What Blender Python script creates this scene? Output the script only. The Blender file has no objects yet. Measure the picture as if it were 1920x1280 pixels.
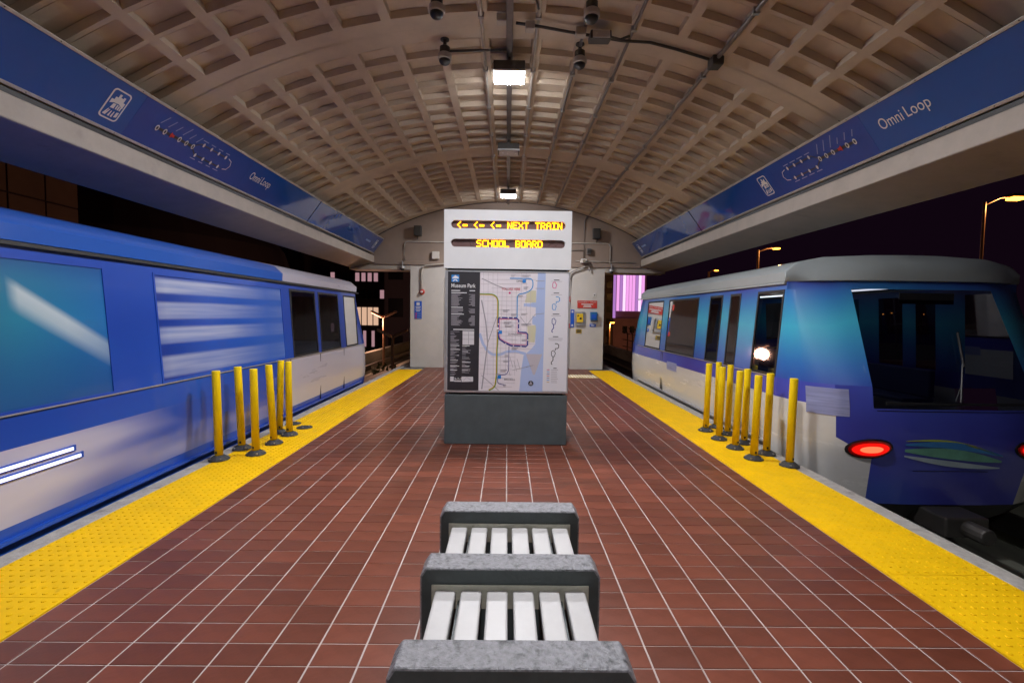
import bpy, bmesh, math, random
from mathutils import Vector, Matrix
from mathutils.geometry import tessellate_polygon
random.seed(7)
D = bpy.data
SC = bpy.context.scene
COL = SC.collection
R = math.radians

# ------------------------------------------------------------------ camera
cam_d = D.cameras.new('camera'); cam = D.objects.new('camera', cam_d); COL.objects.link(cam)
SC.camera = cam
cam_d.sensor_width = 36.0; cam_d.lens = 17.0; cam_d.clip_start = 0.05; cam_d.clip_end = 2000
FPX = 17.0 / 36.0 * 1920
def _n(v): return Vector(v).normalized()
fw = _n(((951 - 960) / FPX, (640 - 590) / FPX, -1))       # world +Y seen in camera axes
up = _n(Vector((1, -0.0143, 0)).cross(fw)); up = up if up.y > 0 else -up
rt = fw.cross(up)
cam.matrix_world = Matrix(((rt.x, rt.y, rt.z, 0), (fw.x, fw.y, fw.z, 0), (up.x, up.y, up.z, 1.52), (0, 0, 0, 1)))

# ------------------------------------------------------------------ world, exposure
W = D.worlds.new('World'); SC.world = W; W.use_nodes = True
wn = W.node_tree.nodes; wl = W.node_tree.links
bg = wn['Background']
sky = wn.new('ShaderNodeTexSky'); sky.sky_type = 'NISHITA'; sky.sun_disc = False
sky.sun_elevation = R(-7); sky.sun_rotation = R(250); sky.air_density = 1.4; sky.dust_density = 3
tint = wn.new('ShaderNodeMix'); tint.data_type = 'RGBA'; tint.blend_type = 'ADD'
tint.inputs['Factor'].default_value = 1.0
tint.inputs['B'].default_value = (0.030, 0.010, 0.030, 1)   # glow of the city on the night sky
wl.new(sky.outputs['Color'], tint.inputs['A']); wl.new(tint.outputs['Result'], bg.inputs['Color'])
bg.inputs['Strength'].default_value = 0.12
SC.view_settings.view_transform = 'Standard'; SC.view_settings.look = 'None'
SC.view_settings.exposure = 0.36; SC.view_settings.gamma = 1.0; SC.view_settings.use_curve_mapping = False
SC.cycles.use_denoising = True
SC.cycles.max_bounces = 7; SC.cycles.diffuse_bounces = 4; SC.cycles.glossy_bounces = 3
SC.cycles.use_adaptive_sampling = True; SC.cycles.adaptive_threshold = 0.02
SC.cycles.transparent_max_bounces = 12; SC.cycles.sample_clamp_indirect = 6.0
SC.cycles.caustics_reflective = False; SC.cycles.caustics_refractive = False
LAMP = 400.0

# ------------------------------------------------------------------ materials
def mat(name, col, rough=0.6, metal=0.0, var=0.12, scale=6.0, bump=0.0, bscale=60.0, spec=0.5, coat=0.0,
        emit=None, estr=0.0, island=0.0, dirt=None, stretch=None):
    m = D.materials.new(name); m.use_nodes = True
    nt = m.node_tree; N = nt.nodes; L = nt.links
    b = N['Principled BSDF']
    b.inputs['Roughness'].default_value = rough; b.inputs['Metallic'].default_value = metal
    b.inputs['Specular IOR Level'].default_value = spec
    if coat: b.inputs['Coat Weight'].default_value = coat; b.inputs['Coat Roughness'].default_value = 0.06
    c = (*col, 1)
    b.inputs['Base Color'].default_value = c
    if emit: b.inputs['Emission Color'].default_value = (*emit, 1); b.inputs['Emission Strength'].default_value = estr
    tc = N.new('ShaderNodeTexCoord'); src = tc.outputs['Object']
    if stretch:
        mp = N.new('ShaderNodeMapping'); mp.inputs['Scale'].default_value = stretch
        L.new(src, mp.inputs['Vector']); src = mp.outputs['Vector']
    out = None
    if var:
        nz = N.new('ShaderNodeTexNoise'); nz.inputs['Scale'].default_value = scale; nz.inputs['Detail'].default_value = 6
        nz.inputs['Roughness'].default_value = 0.65
        L.new(src, nz.inputs['Vector'])
        mr = N.new('ShaderNodeMapRange'); mr.inputs['From Min'].default_value = 0.3; mr.inputs['From Max'].default_value = 0.7
        mr.inputs['To Min'].default_value = 1 - var; mr.inputs['To Max'].default_value = 1 + var
        L.new(nz.outputs['Fac'], mr.inputs['Value'])
        mx = N.new('ShaderNodeMix'); mx.data_type = 'RGBA'; mx.blend_type = 'MULTIPLY'; mx.inputs['Factor'].default_value = 1
        mx.inputs['A'].default_value = c
        L.new(mr.outputs['Result'], mx.inputs['B']); out = mx.outputs['Result']
        rr = N.new('ShaderNodeMapRange'); rr.inputs['To Min'].default_value = max(0.02, rough - 0.12); rr.inputs['To Max'].default_value = min(1, rough + 0.12)
        L.new(nz.outputs['Fac'], rr.inputs['Value']); L.new(rr.outputs['Result'], b.inputs['Roughness'])
    if dirt:      # (colour, scale, threshold, amount): stains with a shape of their own
        dc, ds, dt, da = dirt
        n2 = N.new('ShaderNodeTexNoise'); n2.inputs['Scale'].default_value = ds; n2.inputs['Detail'].default_value = 8; n2.inputs['Roughness'].default_value = 0.7
        L.new(src, n2.inputs['Vector'])
        m2 = N.new('ShaderNodeMapRange'); m2.inputs['From Min'].default_value = dt; m2.inputs['From Max'].default_value = dt + 0.12
        m2.inputs['To Max'].default_value = da
        L.new(n2.outputs['Fac'], m2.inputs['Value'])
        x2 = N.new('ShaderNodeMix'); x2.data_type = 'RGBA'; x2.inputs['B'].default_value = (*dc, 1)
        if out: L.new(out, x2.inputs['A'])
        else: x2.inputs['A'].default_value = c
        L.new(m2.outputs['Result'], x2.inputs['Factor']); out = x2.outputs['Result']
    if island:
        ge = N.new('ShaderNodeNewGeometry'); oi = N.new('ShaderNodeObjectInfo')
        ad = N.new('ShaderNodeMath'); ad.operation = 'ADD'; L.new(ge.outputs['Random Per Island'], ad.inputs[0]); L.new(oi.outputs['Random'], ad.inputs[1])
        fr = N.new('ShaderNodeMath'); fr.operation = 'FRACT'; L.new(ad.outputs[0], fr.inputs[0])
        m3 = N.new('ShaderNodeMapRange'); m3.inputs['To Min'].default_value = 1 - island; m3.inputs['To Max'].default_value = 1 + island
        L.new(fr.outputs[0], m3.inputs['Value'])
        x3 = N.new('ShaderNodeMix'); x3.data_type = 'RGBA'; x3.blend_type = 'MULTIPLY'; x3.inputs['Factor'].default_value = 1
        if out: L.new(out, x3.inputs['A'])
        else: x3.inputs['A'].default_value = c
        L.new(m3.outputs['Result'], x3.inputs['B']); out = x3.outputs['Result']
    if out: L.new(out, b.inputs['Base Color'])
    if bump:
        nb = N.new('ShaderNodeTexNoise'); nb.inputs['Scale'].default_value = bscale; nb.inputs['Detail'].default_value = 4
        L.new(src, nb.inputs['Vector'])
        bp = N.new('ShaderNodeBump'); bp.inputs['Strength'].default_value = bump; bp.inputs['Distance'].default_value = 0.01
        L.new(nb.outputs['Fac'], bp.inputs['Height']); L.new(bp.outputs['Normal'], b.inputs['Normal'])
    return m

def emat(name, col, strength, sample=False):
    m = D.materials.new(name); m.use_nodes = True
    m.cycles.emission_sampling = 'FRONT' if sample else 'NONE'
    N = m.node_tree.nodes; N.remove(N['Principled BSDF'])
    e = N.new('ShaderNodeEmission'); e.inputs['Color'].default_value = (*col, 1); e.inputs['Strength'].default_value = strength
    m.node_tree.links.new(e.outputs[0], N['Material Output'].inputs['Surface'])
    return m

def glassmat(name, tintc, refl=1.5, base=0.06):
    m = D.materials.new(name); m.use_nodes = True
    nt = m.node_tree; N = nt.nodes; L = nt.links; N.remove(N['Principled BSDF'])
    t = N.new('ShaderNodeBsdfTransparent'); t.inputs['Color'].default_value = (*tintc, 1)
    g = N.new('ShaderNodeBsdfGlossy'); g.inputs['Roughness'].default_value = 0.03; g.inputs['Color'].default_value = (0.95, 0.98, 1, 1)
    fr = N.new('ShaderNodeFresnel'); fr.inputs['IOR'].default_value = refl
    ad = N.new('ShaderNodeMath'); ad.operation = 'ADD'; ad.inputs[1].default_value = base; ad.use_clamp = True
    L.new(fr.outputs[0], ad.inputs[0])
    mx = N.new('ShaderNodeMixShader'); L.new(ad.outputs[0], mx.inputs[0]); L.new(t.outputs[0], mx.inputs[1]); L.new(g.outputs[0], mx.inputs[2])
    L.new(mx.outputs[0], N['Material Output'].inputs['Surface'])
    return m

M = {}
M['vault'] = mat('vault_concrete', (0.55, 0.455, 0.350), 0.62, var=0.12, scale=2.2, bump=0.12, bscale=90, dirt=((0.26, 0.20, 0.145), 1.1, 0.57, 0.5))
M['beam'] = mat('beam_concrete', (0.42, 0.37, 0.32), 0.65, var=0.10, scale=4, bump=0.15, bscale=70, dirt=((0.24, 0.20, 0.17), 2.3, 0.58, 0.4))
M['wall'] = mat('painted_wall', (0.58, 0.54, 0.49), 0.55, var=0.06, scale=2.5, bump=0.06, bscale=80, dirt=((0.36, 0.33, 0.29), 2.0, 0.62, 0.35))
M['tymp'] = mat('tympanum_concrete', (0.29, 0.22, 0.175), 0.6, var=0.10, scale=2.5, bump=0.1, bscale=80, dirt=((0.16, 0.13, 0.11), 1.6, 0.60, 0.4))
M['tile'] = mat('quarry_tile', (0.145, 0.040, 0.0215), 0.40, var=0.24, scale=5, bump=0.07, bscale=50, spec=.35, island=0.22, dirt=((0.085, 0.040, 0.026), 1.3, 0.55, 0.55))
M['grout'] = mat('tile_grout', (0.46, 0.40, 0.375), 0.85, var=0.25, scale=3, bump=0.2, bscale=200, dirt=((0.16, 0.12, 0.10), 1.5, 0.52, 0.7))
M['yellow'] = mat('tactile_yellow', (0.84, 0.50, 0.003), 0.6, var=0.10, scale=4, spec=.15, dirt=((0.40, 0.21, 0.02), 5.0, 0.60, 0.55))
M['coping'] = mat('coping_concrete', (0.36, 0.34, 0.31), 0.8, var=0.25, scale=10, bump=0.4, bscale=60, dirt=((0.14, 0.13, 0.12), 4, 0.55, 0.6))
M['slab'] = mat('platform_concrete', (0.20, 0.19, 0.17), 0.85, var=0.2, scale=4, bump=0.3, bscale=40)
M['guide'] = mat('guideway_concrete', (0.30, 0.31, 0.25), 0.8, var=0.3, scale=2, bump=0.3, bscale=30, dirt=((0.05, 0.055, 0.045), 1.2, 0.5, 0.7), stretch=(1, 0.2, 1))
M['steel'] = mat('galvanised_steel', (0.42, 0.42, 0.42), 0.4, 0.8, var=0.12, scale=20)
M['darksteel'] = mat('dark_steel', (0.06, 0.055, 0.05), 0.5, 0.4, var=0.15, scale=20)
M['conduit'] = mat('conduit_grey', (0.20, 0.18, 0.17), 0.4, 0.5, var=0.15, scale=15)
M['conduit_paint'] = mat('painted_conduit', (0.46, 0.42, 0.37), 0.5, 0.0, var=0.10, scale=15)
M['black'] = mat('black_plastic', (0.015, 0.015, 0.017), 0.4, var=0.1, scale=20)
M['rubber'] = mat('black_rubber', (0.035, 0.035, 0.036), 0.75, var=0.25, scale=25, bump=0.3, bscale=90, dirt=((0.16, 0.15, 0.13), 14, 0.58, 0.6))
M['white'] = mat('white_paint', (0.72, 0.73, 0.74), 0.35, var=0.04, scale=4, dirt=((0.5, 0.49, 0.47), 3.0, 0.66, 0.4))
M['alu'] = mat('brushed_aluminium', (0.60, 0.61, 0.63), 0.32, 0.7, var=0.06, scale=30)
M['kbase'] = mat('kiosk_base_paint', (0.080, 0.100, 0.105), 0.42, var=0.14, scale=6, bump=0.08, bscale=120, dirt=((0.13, 0.14, 0.14), 9, 0.66, 0.5))
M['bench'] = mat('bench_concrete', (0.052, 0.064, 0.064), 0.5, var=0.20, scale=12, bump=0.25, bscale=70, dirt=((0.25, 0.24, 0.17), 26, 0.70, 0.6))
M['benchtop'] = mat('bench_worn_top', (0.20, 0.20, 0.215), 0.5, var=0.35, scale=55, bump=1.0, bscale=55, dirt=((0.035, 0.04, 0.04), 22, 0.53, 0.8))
M['slat'] = mat('white_bench_slat', (0.46, 0.45, 0.445), 0.42, var=0.07, scale=5, bump=0.12, bscale=30, dirt=((0.38, 0.35, 0.31), 11, 0.66, 0.5))
M['plate'] = mat('bench_plate', (0.40, 0.39, 0.32), 0.6, var=0.2, scale=14, bump=0.3, bscale=60, dirt=((0.12, 0.12, 0.09), 18, 0.58, 0.7))
M['post'] = mat('post_yellow', (0.90, 0.64, 0.005), 0.45, spec=.3, var=0.08, scale=5, dirt=((0.35, 0.22, 0.03), 9, 0.66, 0.6))
M['signblue'] = mat('sign_blue', (0.003, 0.080, 0.300), 0.13, var=0.05, scale=3, coat=1.0)
M['signblue2'] = mat('sign_deep_blue', (0.005, 0.062, 0.285), 0.13, var=0.06, scale=3, coat=1.0)
for k_ in ('signblue', 'signblue2'):
    b_ = M[k_].node_tree.nodes['Principled BSDF']; b_.inputs['Specular IOR Level'].default_value = .1; b_.inputs['Coat IOR'].default_value = 1.85; b_.inputs['Coat Roughness'].default_value = .05
M['signframe'] = mat('sign_frame', (0.45, 0.42, 0.38), 0.4, 0.3, var=0.12, scale=12)
M['signwhite'] = mat('sign_white', (0.62, 0.60, 0.57), 0.5, var=0)
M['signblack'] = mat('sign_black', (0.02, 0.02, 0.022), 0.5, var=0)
M['signred'] = mat('sign_red', (0.50, 0.03, 0.02), 0.5, var=0)
M['brickred'] = mat('sign_red_panel', (0.55, 0.045, 0.03), 0.4, var=0.05)
M['labelblue'] = mat('label_blue', (0.01, 0.09, 0.50), 0.4, var=0.05)
M['callyellow'] = mat('call_box_yellow', (0.80, 0.52, 0.02), 0.4, var=0.05)
M['phoneblue'] = mat('phone_blue', (0.02, 0.14, 0.35), 0.4, var=0.05)
M['redplastic'] = mat('red_plastic', (0.55, 0.05, 0.03), 0.35, var=0.05)
M['orange_fruit'] = M['redplastic']
M['off_lens'] = mat('unlit_lens', (0.62, 0.60, 0.60), 0.25, var=0.08, scale=14)
M['lens'] = emat('lamp_lens', (0.97, 0.965, 1.0), LAMP, True)
M['led'] = emat('led_amber', (1.0, 0.33, 0.004), 7.0, True)
M['ledback'] = mat('led_window', (0.13, 0.07, 0.065), 0.3, var=0.1)
M['tail'] = emat('tail_light', (1.0, 0.010, 0.006), .75)
M['streak_glow'] = emat('headlight_streak_glow', (0.84, 0.82, 1.0), 1.6)  # glow of the added headlight streak bars
M['sodium'] = emat('sodium_lens', (1.0, 0.30, 0.03), 9)
M['sodium_far'] = emat('sodium_far_lens', (1.0, 0.33, 0.05), 10)

# ------------------------------------------------------------------ mesh builder
OFF = {}
STUFF = {'map_streets', 'map_roads', 'map_names', 'map_stations', 'map_icons', 'listing_text', 'listing_titles', 'legend_text', 'legend_titles', 'frame_screws', 'clip', 'led_message', 'print', 'inset_lines'}
class MB:
    def __init__(s): s.v = []; s.f = []; s.m = []
    def poly(s, pts, m=0):
        i = len(s.v); s.v += [tuple(p) for p in pts]; s.f.append(tuple(range(i, i + len(pts)))); s.m.append(m); return s
    def box(s, x0, x1, y0, y1, z0, z1, m=0, skip=''):
        i = len(s.v)
        s.v += [(x0, y0, z0), (x1, y0, z0), (x1, y1, z0), (x0, y1, z0), (x0, y0, z1), (x1, y0, z1), (x1, y1, z1), (x0, y1, z1)]
        F = {'b': (3, 2, 1, 0), 't': (4, 5, 6, 7), 'f': (0, 1, 5, 4), 'r': (1, 2, 6, 5), 'k': (2, 3, 7, 6), 'l': (3, 0, 4, 7)}
        for k, q in F.items():
            if k not in skip: s.f.append(tuple(i + j for j in q)); s.m.append(m)
        return s
    def hexa(s, lo, hi, m=0):          # two quads (4 points each, same winding)
        i = len(s.v); s.v += [tuple(p) for p in lo] + [tuple(p) for p in hi]
        for q in ((3, 2, 1, 0), (4, 5, 6, 7), (0, 1, 5, 4), (1, 2, 6, 5), (2, 3, 7, 6), (3, 0, 4, 7)):
            s.f.append(tuple(i + j for j in q)); s.m.append(m)
        return s
    def prism(s, pts, axis, a, b, m=0):  # closed 2-D outline pushed along an axis, concave allowed
        def P(p, t):
            return {'x': (t, p[0], p[1]), 'y': (p[0], t, p[1]), 'z': (p[0], p[1], t)}[axis]
        n = len(pts); i = len(s.v)
        s.v += [P(p, a) for p in pts] + [P(p, b) for p in pts]
        for k in range(n):
            j = (k + 1) % n; s.f.append((i + k, i + j, i + n + j, i + n + k)); s.m.append(m)
        for t in tessellate_polygon([[Vector((p[0], p[1], 0)) for p in pts]]):
            s.f.append((i + t[0], i + t[1], i + t[2])); s.m.append(m)
            s.f.append((i + n + t[2], i + n + t[1], i + n + t[0])); s.m.append(m)
        return s
    def tube(s, path, r, n=8, m=0, caps=True):
        path = [Vector(p) for p in path]; rings = []
        for k, p in enumerate(path):
            d = (path[min(k + 1, len(path) - 1)] - path[max(k - 1, 0)]).normalized()
            a = d.cross(Vector((0, 0, 1))); a = d.cross(Vector((1, 0, 0))) if a.length < 1e-3 else a
            a.normalize(); b = d.cross(a); rr = r[k] if isinstance(r, (list, tuple)) else r
            i = len(s.v); s.v += [tuple(p + rr * (math.cos(2 * math.pi * q / n) * a + math.sin(2 * math.pi * q / n) * b)) for q in range(n)]
            rings.append(i)
        for i, j in zip(rings, rings[1:]):
            for q in range(n):
                q2 = (q + 1) % n; s.f.append((i + q, i + q2, j + q2, j + q)); s.m.append(m)
        if caps:
            s.f.append(tuple(rings[0] + q for q in reversed(range(n)))); s.m.append(m)
            s.f.append(tuple(rings[-1] + q for q in range(n))); s.m.append(m)
        return s
    def lathe(s, prof, c=(0, 0, 0), n=20, m=0):
        rings = []
        for r, z in prof:
            i = len(s.v); s.v += [(c[0] + r * math.cos(2 * math.pi * q / n), c[1] + r * math.sin(2 * math.pi * q / n), c[2] + z) for q in range(n)]
            rings.append(i)
        for i, j in zip(rings, rings[1:]):
            for q in range(n):
                q2 = (q + 1) % n; s.f.append((i + q, i + q2, j + q2, j + q)); s.m.append(m)
        s.f.append(tuple(rings[0] + q for q in reversed(range(n)))); s.m.append(m)
        s.f.append(tuple(rings[-1] + q for q in range(n))); s.m.append(m)
        return s
    def mesh(s, name, mats, off=Vector((0, 0, 0)), fix=True):
        me = D.meshes.new(name)
        me.from_pydata([(v[0] - off.x, v[1] - off.y, v[2] - off.z) for v in s.v], [], s.f)
        for k in (mats if isinstance(mats, (list, tuple)) else [mats]): me.materials.append(M[k] if isinstance(k, str) else k)
        me.polygons.foreach_set('material_index', s.m)
        if fix and len(s.f) < 20000:
            b = bmesh.new(); b.from_mesh(me); bmesh.ops.recalc_face_normals(b, faces=b.faces); b.to_mesh(me); b.free()
        me.update(); return me
    def build_split(s, name, mats, parent, angle=38):
        off = OFF.get(parent.name, Vector((0, 0, 0))); me = s.mesh(name, mats, off, False)
        b = bmesh.new(); b.from_mesh(me); bmesh.ops.remove_doubles(b, verts=b.verts, dist=1e-4); bmesh.ops.recalc_face_normals(b, faces=b.faces)
        left = set(b.faces); parts = []
        while left:
            f0 = left.pop(); st = [f0]; comp = [f0]
            while st:
                f = st.pop()
                for e in f.edges:
                    for g_ in e.link_faces:
                        if g_ in left: left.discard(g_); st.append(g_); comp.append(g_)
            parts.append(comp)
        out = []
        for comp in parts:
            q = MB()
            idx = {}
            for f in comp:
                fv = []
                for v in f.verts:
                    if v not in idx: idx[v] = len(q.v); q.v.append(tuple(v.co))
                    fv.append(idx[v])
                q.f.append(tuple(fv)); q.m.append(f.material_index)
            m2 = q.mesh(name, mats, Vector((0, 0, 0)), False)
            for p in m2.polygons: p.use_smooth = True
            m2.set_sharp_from_angle(angle=R(angle)); out.append(link(name, m2, parent, off))
        b.free(); D.meshes.remove(me); return out
    def build(s, name, mats, parent=None, bevel=0, smooth=False, seg=2, fix=True):
        off = OFF.get(parent.name, Vector((0, 0, 0))) if parent else Vector((0, 0, 0))
        me = s.mesh(name, mats, off, fix)
        return link(name, me, parent, off, bevel, smooth, seg)
def link(name, me, parent=None, off=None, bevel=0, smooth=False, seg=2):
    o = D.objects.new(name, me); COL.objects.link(o)
    if name in STUFF: o['kind'] = 'stuff'
    if parent: o.parent = parent
    OFF[o.name] = off if off is not None else Vector((0, 0, 0))
    if smooth:
        for p in me.polygons: p.use_smooth = True
    if bevel:
        b = o.modifiers.new('bevel', 'BEVEL'); b.width = bevel; b.segments = seg; b.limit_method = 'ANGLE'; b.angle_limit = R(35)
    return o
def tag(o, label, cat, group=None, kind=None):
    if label: o['label'] = label
    if cat: o['category'] = cat
    if group: o['group'] = group
    if kind: o['kind'] = kind
    return o
def thing(name, loc, label, cat, group=None):
    o = D.objects.new(name, None); COL.objects.link(o); o.location = loc; o.empty_display_size = 0.2
    OFF[o.name] = Vector(loc); return tag(o, label, cat, group)
def struct(o): o['kind'] = 'structure'; return o
def copy_tree(o, parent=None):
    c = o.copy(); COL.objects.link(c); c.parent = parent; OFF[c.name] = OFF.get(o.name, Vector((0, 0, 0)))
    for ch in [x for x in D.objects if x.parent == o]: copy_tree(ch, c)
    return c
def text_pts(body, size=1.0, sx=1.0, offset=0.0):
    cu = D.curves.new('txt', 'FONT'); cu.body = body; cu.size = size; cu.offset = offset; cu.resolution_u = 3
    ob = D.objects.new('txt', cu); COL.objects.link(ob)
    dg = bpy.context.evaluated_depsgraph_get(); dg.update()
    me = D.meshes.new_from_object(ob.evaluated_get(dg))
    vs = [(v.co.x * sx, v.co.y) for v in me.vertices]; fs = [tuple(p.vertices) for p in me.polygons]
    D.objects.remove(ob); D.meshes.remove(me); D.curves.remove(cu)
    return vs, fs
class Flat:      # flat print: local plane (s across, t up, n outward)
    def __init__(f, o, s, t, n): f.o, f.s, f.t, f.n = Vector(o), Vector(s), Vector(t), Vector(n)
    def P(f, a, b, h=0): return f.o + f.s * a + f.t * b + f.n * h
    def rect(f, mb, a0, a1, b0, b1, h, m=0): mb.poly([f.P(a0, b0, h), f.P(a1, b0, h), f.P(a1, b1, h), f.P(a0, b1, h)], m)
    def pl(f, mb, pts, h, m=0):
        i = len(mb.v); mb.v += [tuple(f.P(a, b, h)) for a, b in pts]
        for t in tessellate_polygon([[Vector((a, b, 0)) for a, b in pts]]):
            mb.f.append((i + t[0], i + t[1], i + t[2])); mb.m.append(m)
    def line(f, mb, pts, w, h, m=0):
        pts = [Vector((p[0], p[1])) for p in pts]; L_ = []; R_ = []
        for k, p in enumerate(pts):
            d = (pts[min(k + 1, len(pts) - 1)] - pts[max(k - 1, 0)]).normalized(); q = Vector((-d.y, d.x)) * w / 2
            L_.append(p + q); R_.append(p - q)
        for k in range(len(pts) - 1):
            mb.poly([f.P(*R_[k], h), f.P(*R_[k + 1], h), f.P(*L_[k + 1], h), f.P(*L_[k], h)], m)
    def disc(f, mb, a, b, ra, rb, h, m=0, n=14): mb.poly([f.P(a + ra * math.cos(2 * math.pi * k / n), b + rb * math.sin(2 * math.pi * k / n), h) for k in range(n)], m)
    def text(f, mb, body, a, b, width, height, h, m=0, offset=0.0):
        vs, fs = text_pts(body, 1.0, 1.0, offset)
        x0 = min(v[0] for v in vs); x1 = max(v[0] for v in vs); y0 = min(v[1] for v in vs); y1 = max(v[1] for v in vs)
        i = len(mb.v)
        mb.v += [tuple(f.P(a + (v[0] - x0) / (x1 - x0) * width, b + (v[1] - y0) / (y1 - y0) * height, h)) for v in vs]
        for q in fs: mb.f.append(tuple(i + k for k in q)); mb.m.append(m)
def rrect(a0, a1, b0, b1, r, n=5):
    pts = []
    for cx, cy, s in ((a1 - r, b0 + r, -90), (a1 - r, b1 - r, 0), (a0 + r, b1 - r, 90), (a0 + r, b0 + r, 180)):
        for k in range(n + 1): t = R(s + 90 * k / n); pts.append((cx + r * math.cos(t), cy + r * math.sin(t)))
    return pts
def smooth_path(pts, n=4, rad=None):      # round the corners of a polyline
    out = [pts[0]]
    for k in range(1, len(pts) - 1):
        a, b, c = Vector(pts[k - 1]), Vector(pts[k]), Vector(pts[k + 1])
        r = rad or 0.35; l = min((a - b).length, (c - b).length) * 0.5; l = min(l, r)
        p, q = b + (a - b).normalized() * l, b + (c - b).normalized() * l
        for j in range(n + 1): t = j / n; out.append(tuple((1 - t) ** 2 * p + 2 * t * (1 - t) * b + t * t * q))
    out.append(pts[-1]); return out

# ================================================================== SETTING
g = MB(); g.poly([(-700, -300, -7.2), (700, -300, -7.2), (700, 1200, -7.2), (-700, 1200, -7.2)])
M['ground'] = mat('night_ground', (0.055, 0.05, 0.045), 0.9, var=0.3, scale=0.15)
struct(g.build('ground', 'ground'))

# ---- platform: slab, grout bed, tiles, tactile panels, coping
XT, XY_, XC = 2.29, 2.945, 3.10
Y0P, Y1P = -3.0, 18.0
p = MB(); p.box(-XC + .02, XC - .02, Y0P, Y1P, -1.1, -0.02)
platform = struct(p.build('platform', 'slab'))
b = MB(); b.box(-XT, XT, Y0P, Y1P, -0.0195, -0.0035); b.build('grout_bed', 'grout', platform)
TW, TL, JX, JY = 0.2135, 0.1443, 0.0085, 0.0065
def tile_box(mb, x0, x1, y0, y1, z1=0.0):
    c = 0.0018; i = len(mb.v); zb = -0.006
    mb.v += [(x0, y0, zb), (x1, y0, zb), (x1, y1, zb), (x0, y1, zb), (x0, y0, z1 - c), (x1, y0, z1 - c), (x1, y1, z1 - c), (x0, y1, z1 - c),
             (x0 + c, y0 + c, z1), (x1 - c, y0 + c, z1), (x1 - c, y1 - c, z1), (x0 + c, y1 - c, z1)]
    for q in ((0, 1, 5, 4), (1, 2, 6, 5), (2, 3, 7, 6), (3, 0, 4, 7), (4, 5, 9, 8), (5, 6, 10, 9), (6, 7, 11, 10), (7, 4, 8, 11), (8, 9, 10, 11)):
        mb.f.append(tuple(i + j for j in q)); mb.m.append(0)
tiles = []
x = 0.015 - TW * 12
while x < XT:
    x0, x1 = x + JX / 2, x + TW - JX / 2
    x0, x1 = max(x0, -XT + .006), min(x1, XT - .006)
    if x1 - x0 > 0.02:
        k = -30
        while 2.01 + k * TL < 17.9:
            tiles.append((x0, x1, 2.01 + k * TL + JY / 2, 2.01 + (k + 1) * TL - JY / 2)); k += 1
    x += TW
def seen(t):     # rough picture size; hidden under bench or kiosk ranks last
    cx, cy = (t[0] + t[1]) / 2, (t[2] + t[3]) / 2
    if cy < 1.93 or abs(cx) > 1.06 * cy: return 0
    if abs(cx - .026) < 0.33 and 1.25 < cy < 3.55: return 0
    if abs(cx) < .72 and 5.55 < cy < 6.3: return 0
    return (t[1] - t[0]) * (t[3] - t[2]) / cy ** 3
tiles.sort(key=seen, reverse=True)
tm = {}
for t in tiles[:300]:
    w = round(t[1] - t[0], 4)
    if w not in tm:
        q = MB(); tile_box(q, -w / 2, w / 2, -(TL - JY) / 2, (TL - JY) / 2); tm[w] = q.mesh('tile', 'tile')
    o = D.objects.new('tile', tm[w]); COL.objects.link(o); o.parent = platform
    o.location = ((t[0] + t[1]) / 2, (t[2] + t[3]) / 2, random.uniform(-.0005, .0005)); o.rotation_euler = (random.uniform(-.002, .002), random.uniform(-.002, .002), 0)
q = MB()
for t in tiles[300:]: tile_box(q, *t, z1=random.uniform(-.0005, .0005))
o = q.build('tile_field', 'tile', platform, fix=False); o['kind'] = 'stuff'

PL = 1.18
tp = MB()
w = XY_ - XT - 0.012
tp.box(-w / 2, w / 2, -PL / 2 + .002, PL / 2 - .002, -0.017, 0.0025)
dom = [(0.0125, 0.0), (0.0115, 0.0032), (0.0085, 0.0048)]
nx, ny = 11, 20
for i in range(nx):
    for j in range(ny):
        cx = (i - (nx - 1) / 2) * 0.0585; cy = (j - (ny - 1) / 2) * 0.0585
        n = 8; base = len(tp.v)
        for r, z in dom:
            tp.v += [(cx + r * math.cos(2 * math.pi * k / n), cy + r * math.sin(2 * math.pi * k / n), 0.0026 + z) for k in range(n)]
        for rg in range(2):
            for k in range(n):
                k2 = (k + 1) % n; a = base + rg * n
                tp.f.append((a + k, a + k2, a + n + k2, a + n + k)); tp.m.append(0)
        tp.f.append(tuple(base + 2 * n + k for k in range(n))); tp.m.append(0)
tpm = tp.mesh('tactile_panel', 'yellow')
y = 0.72
while y < 13.3:
    for s in (-1, 1):
        if y + PL / 2 > (13.72 if s < 0 else 13.72): continue
        o = D.objects.new('tactile_panel', tpm); COL.objects.link(o); o.parent = platform; o.location = (s * (XT + XY_) / 2, y + (0.30 if s > 0 else 0), random.uniform(-.0008, .0008))
    y += PL
for s in (-1, 1):
    y = 0.0
    while y < 17:
        c = MB(); c.box(min(s * (XY_ + .004), s * XC), max(s * (XY_ + .004), s * XC), y + .004, y + 2.436, -0.3, -0.004 + random.uniform(-.002, .002)); c.build('edge_coping', 'coping', platform, bevel=.012); y += 2.44
    r = MB(); r.box(min(s * (XC + .003), s * (XC + .045)), max(s * (XC + .003), s * (XC + .045)), 0, 17, -0.11, -0.05); r.build('edge_rubber', 'rubber', platform)
gb = MB()
gb.box(1.52, 2.26, 11.75, 12.35, 0.0022, 0.006)
M['cream'] = mat('cream_tactile', (0.62, 0.47, 0.22), 0.6, var=0.1)
M['cream_bar'] = mat('cream_bar', (0.80, 0.74, 0.60), 0.55, var=0.05)
tb = gb.build('guide_panel', 'cream', platform)
for k in range(10):
    bb = MB(); bb.box(1.555 + k * .07, 1.585 + k * .07, 11.79, 12.31, 0.0062, 0.0115); bb.build('guide_bar', 'cream_bar', tb, bevel=.002)

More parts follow.
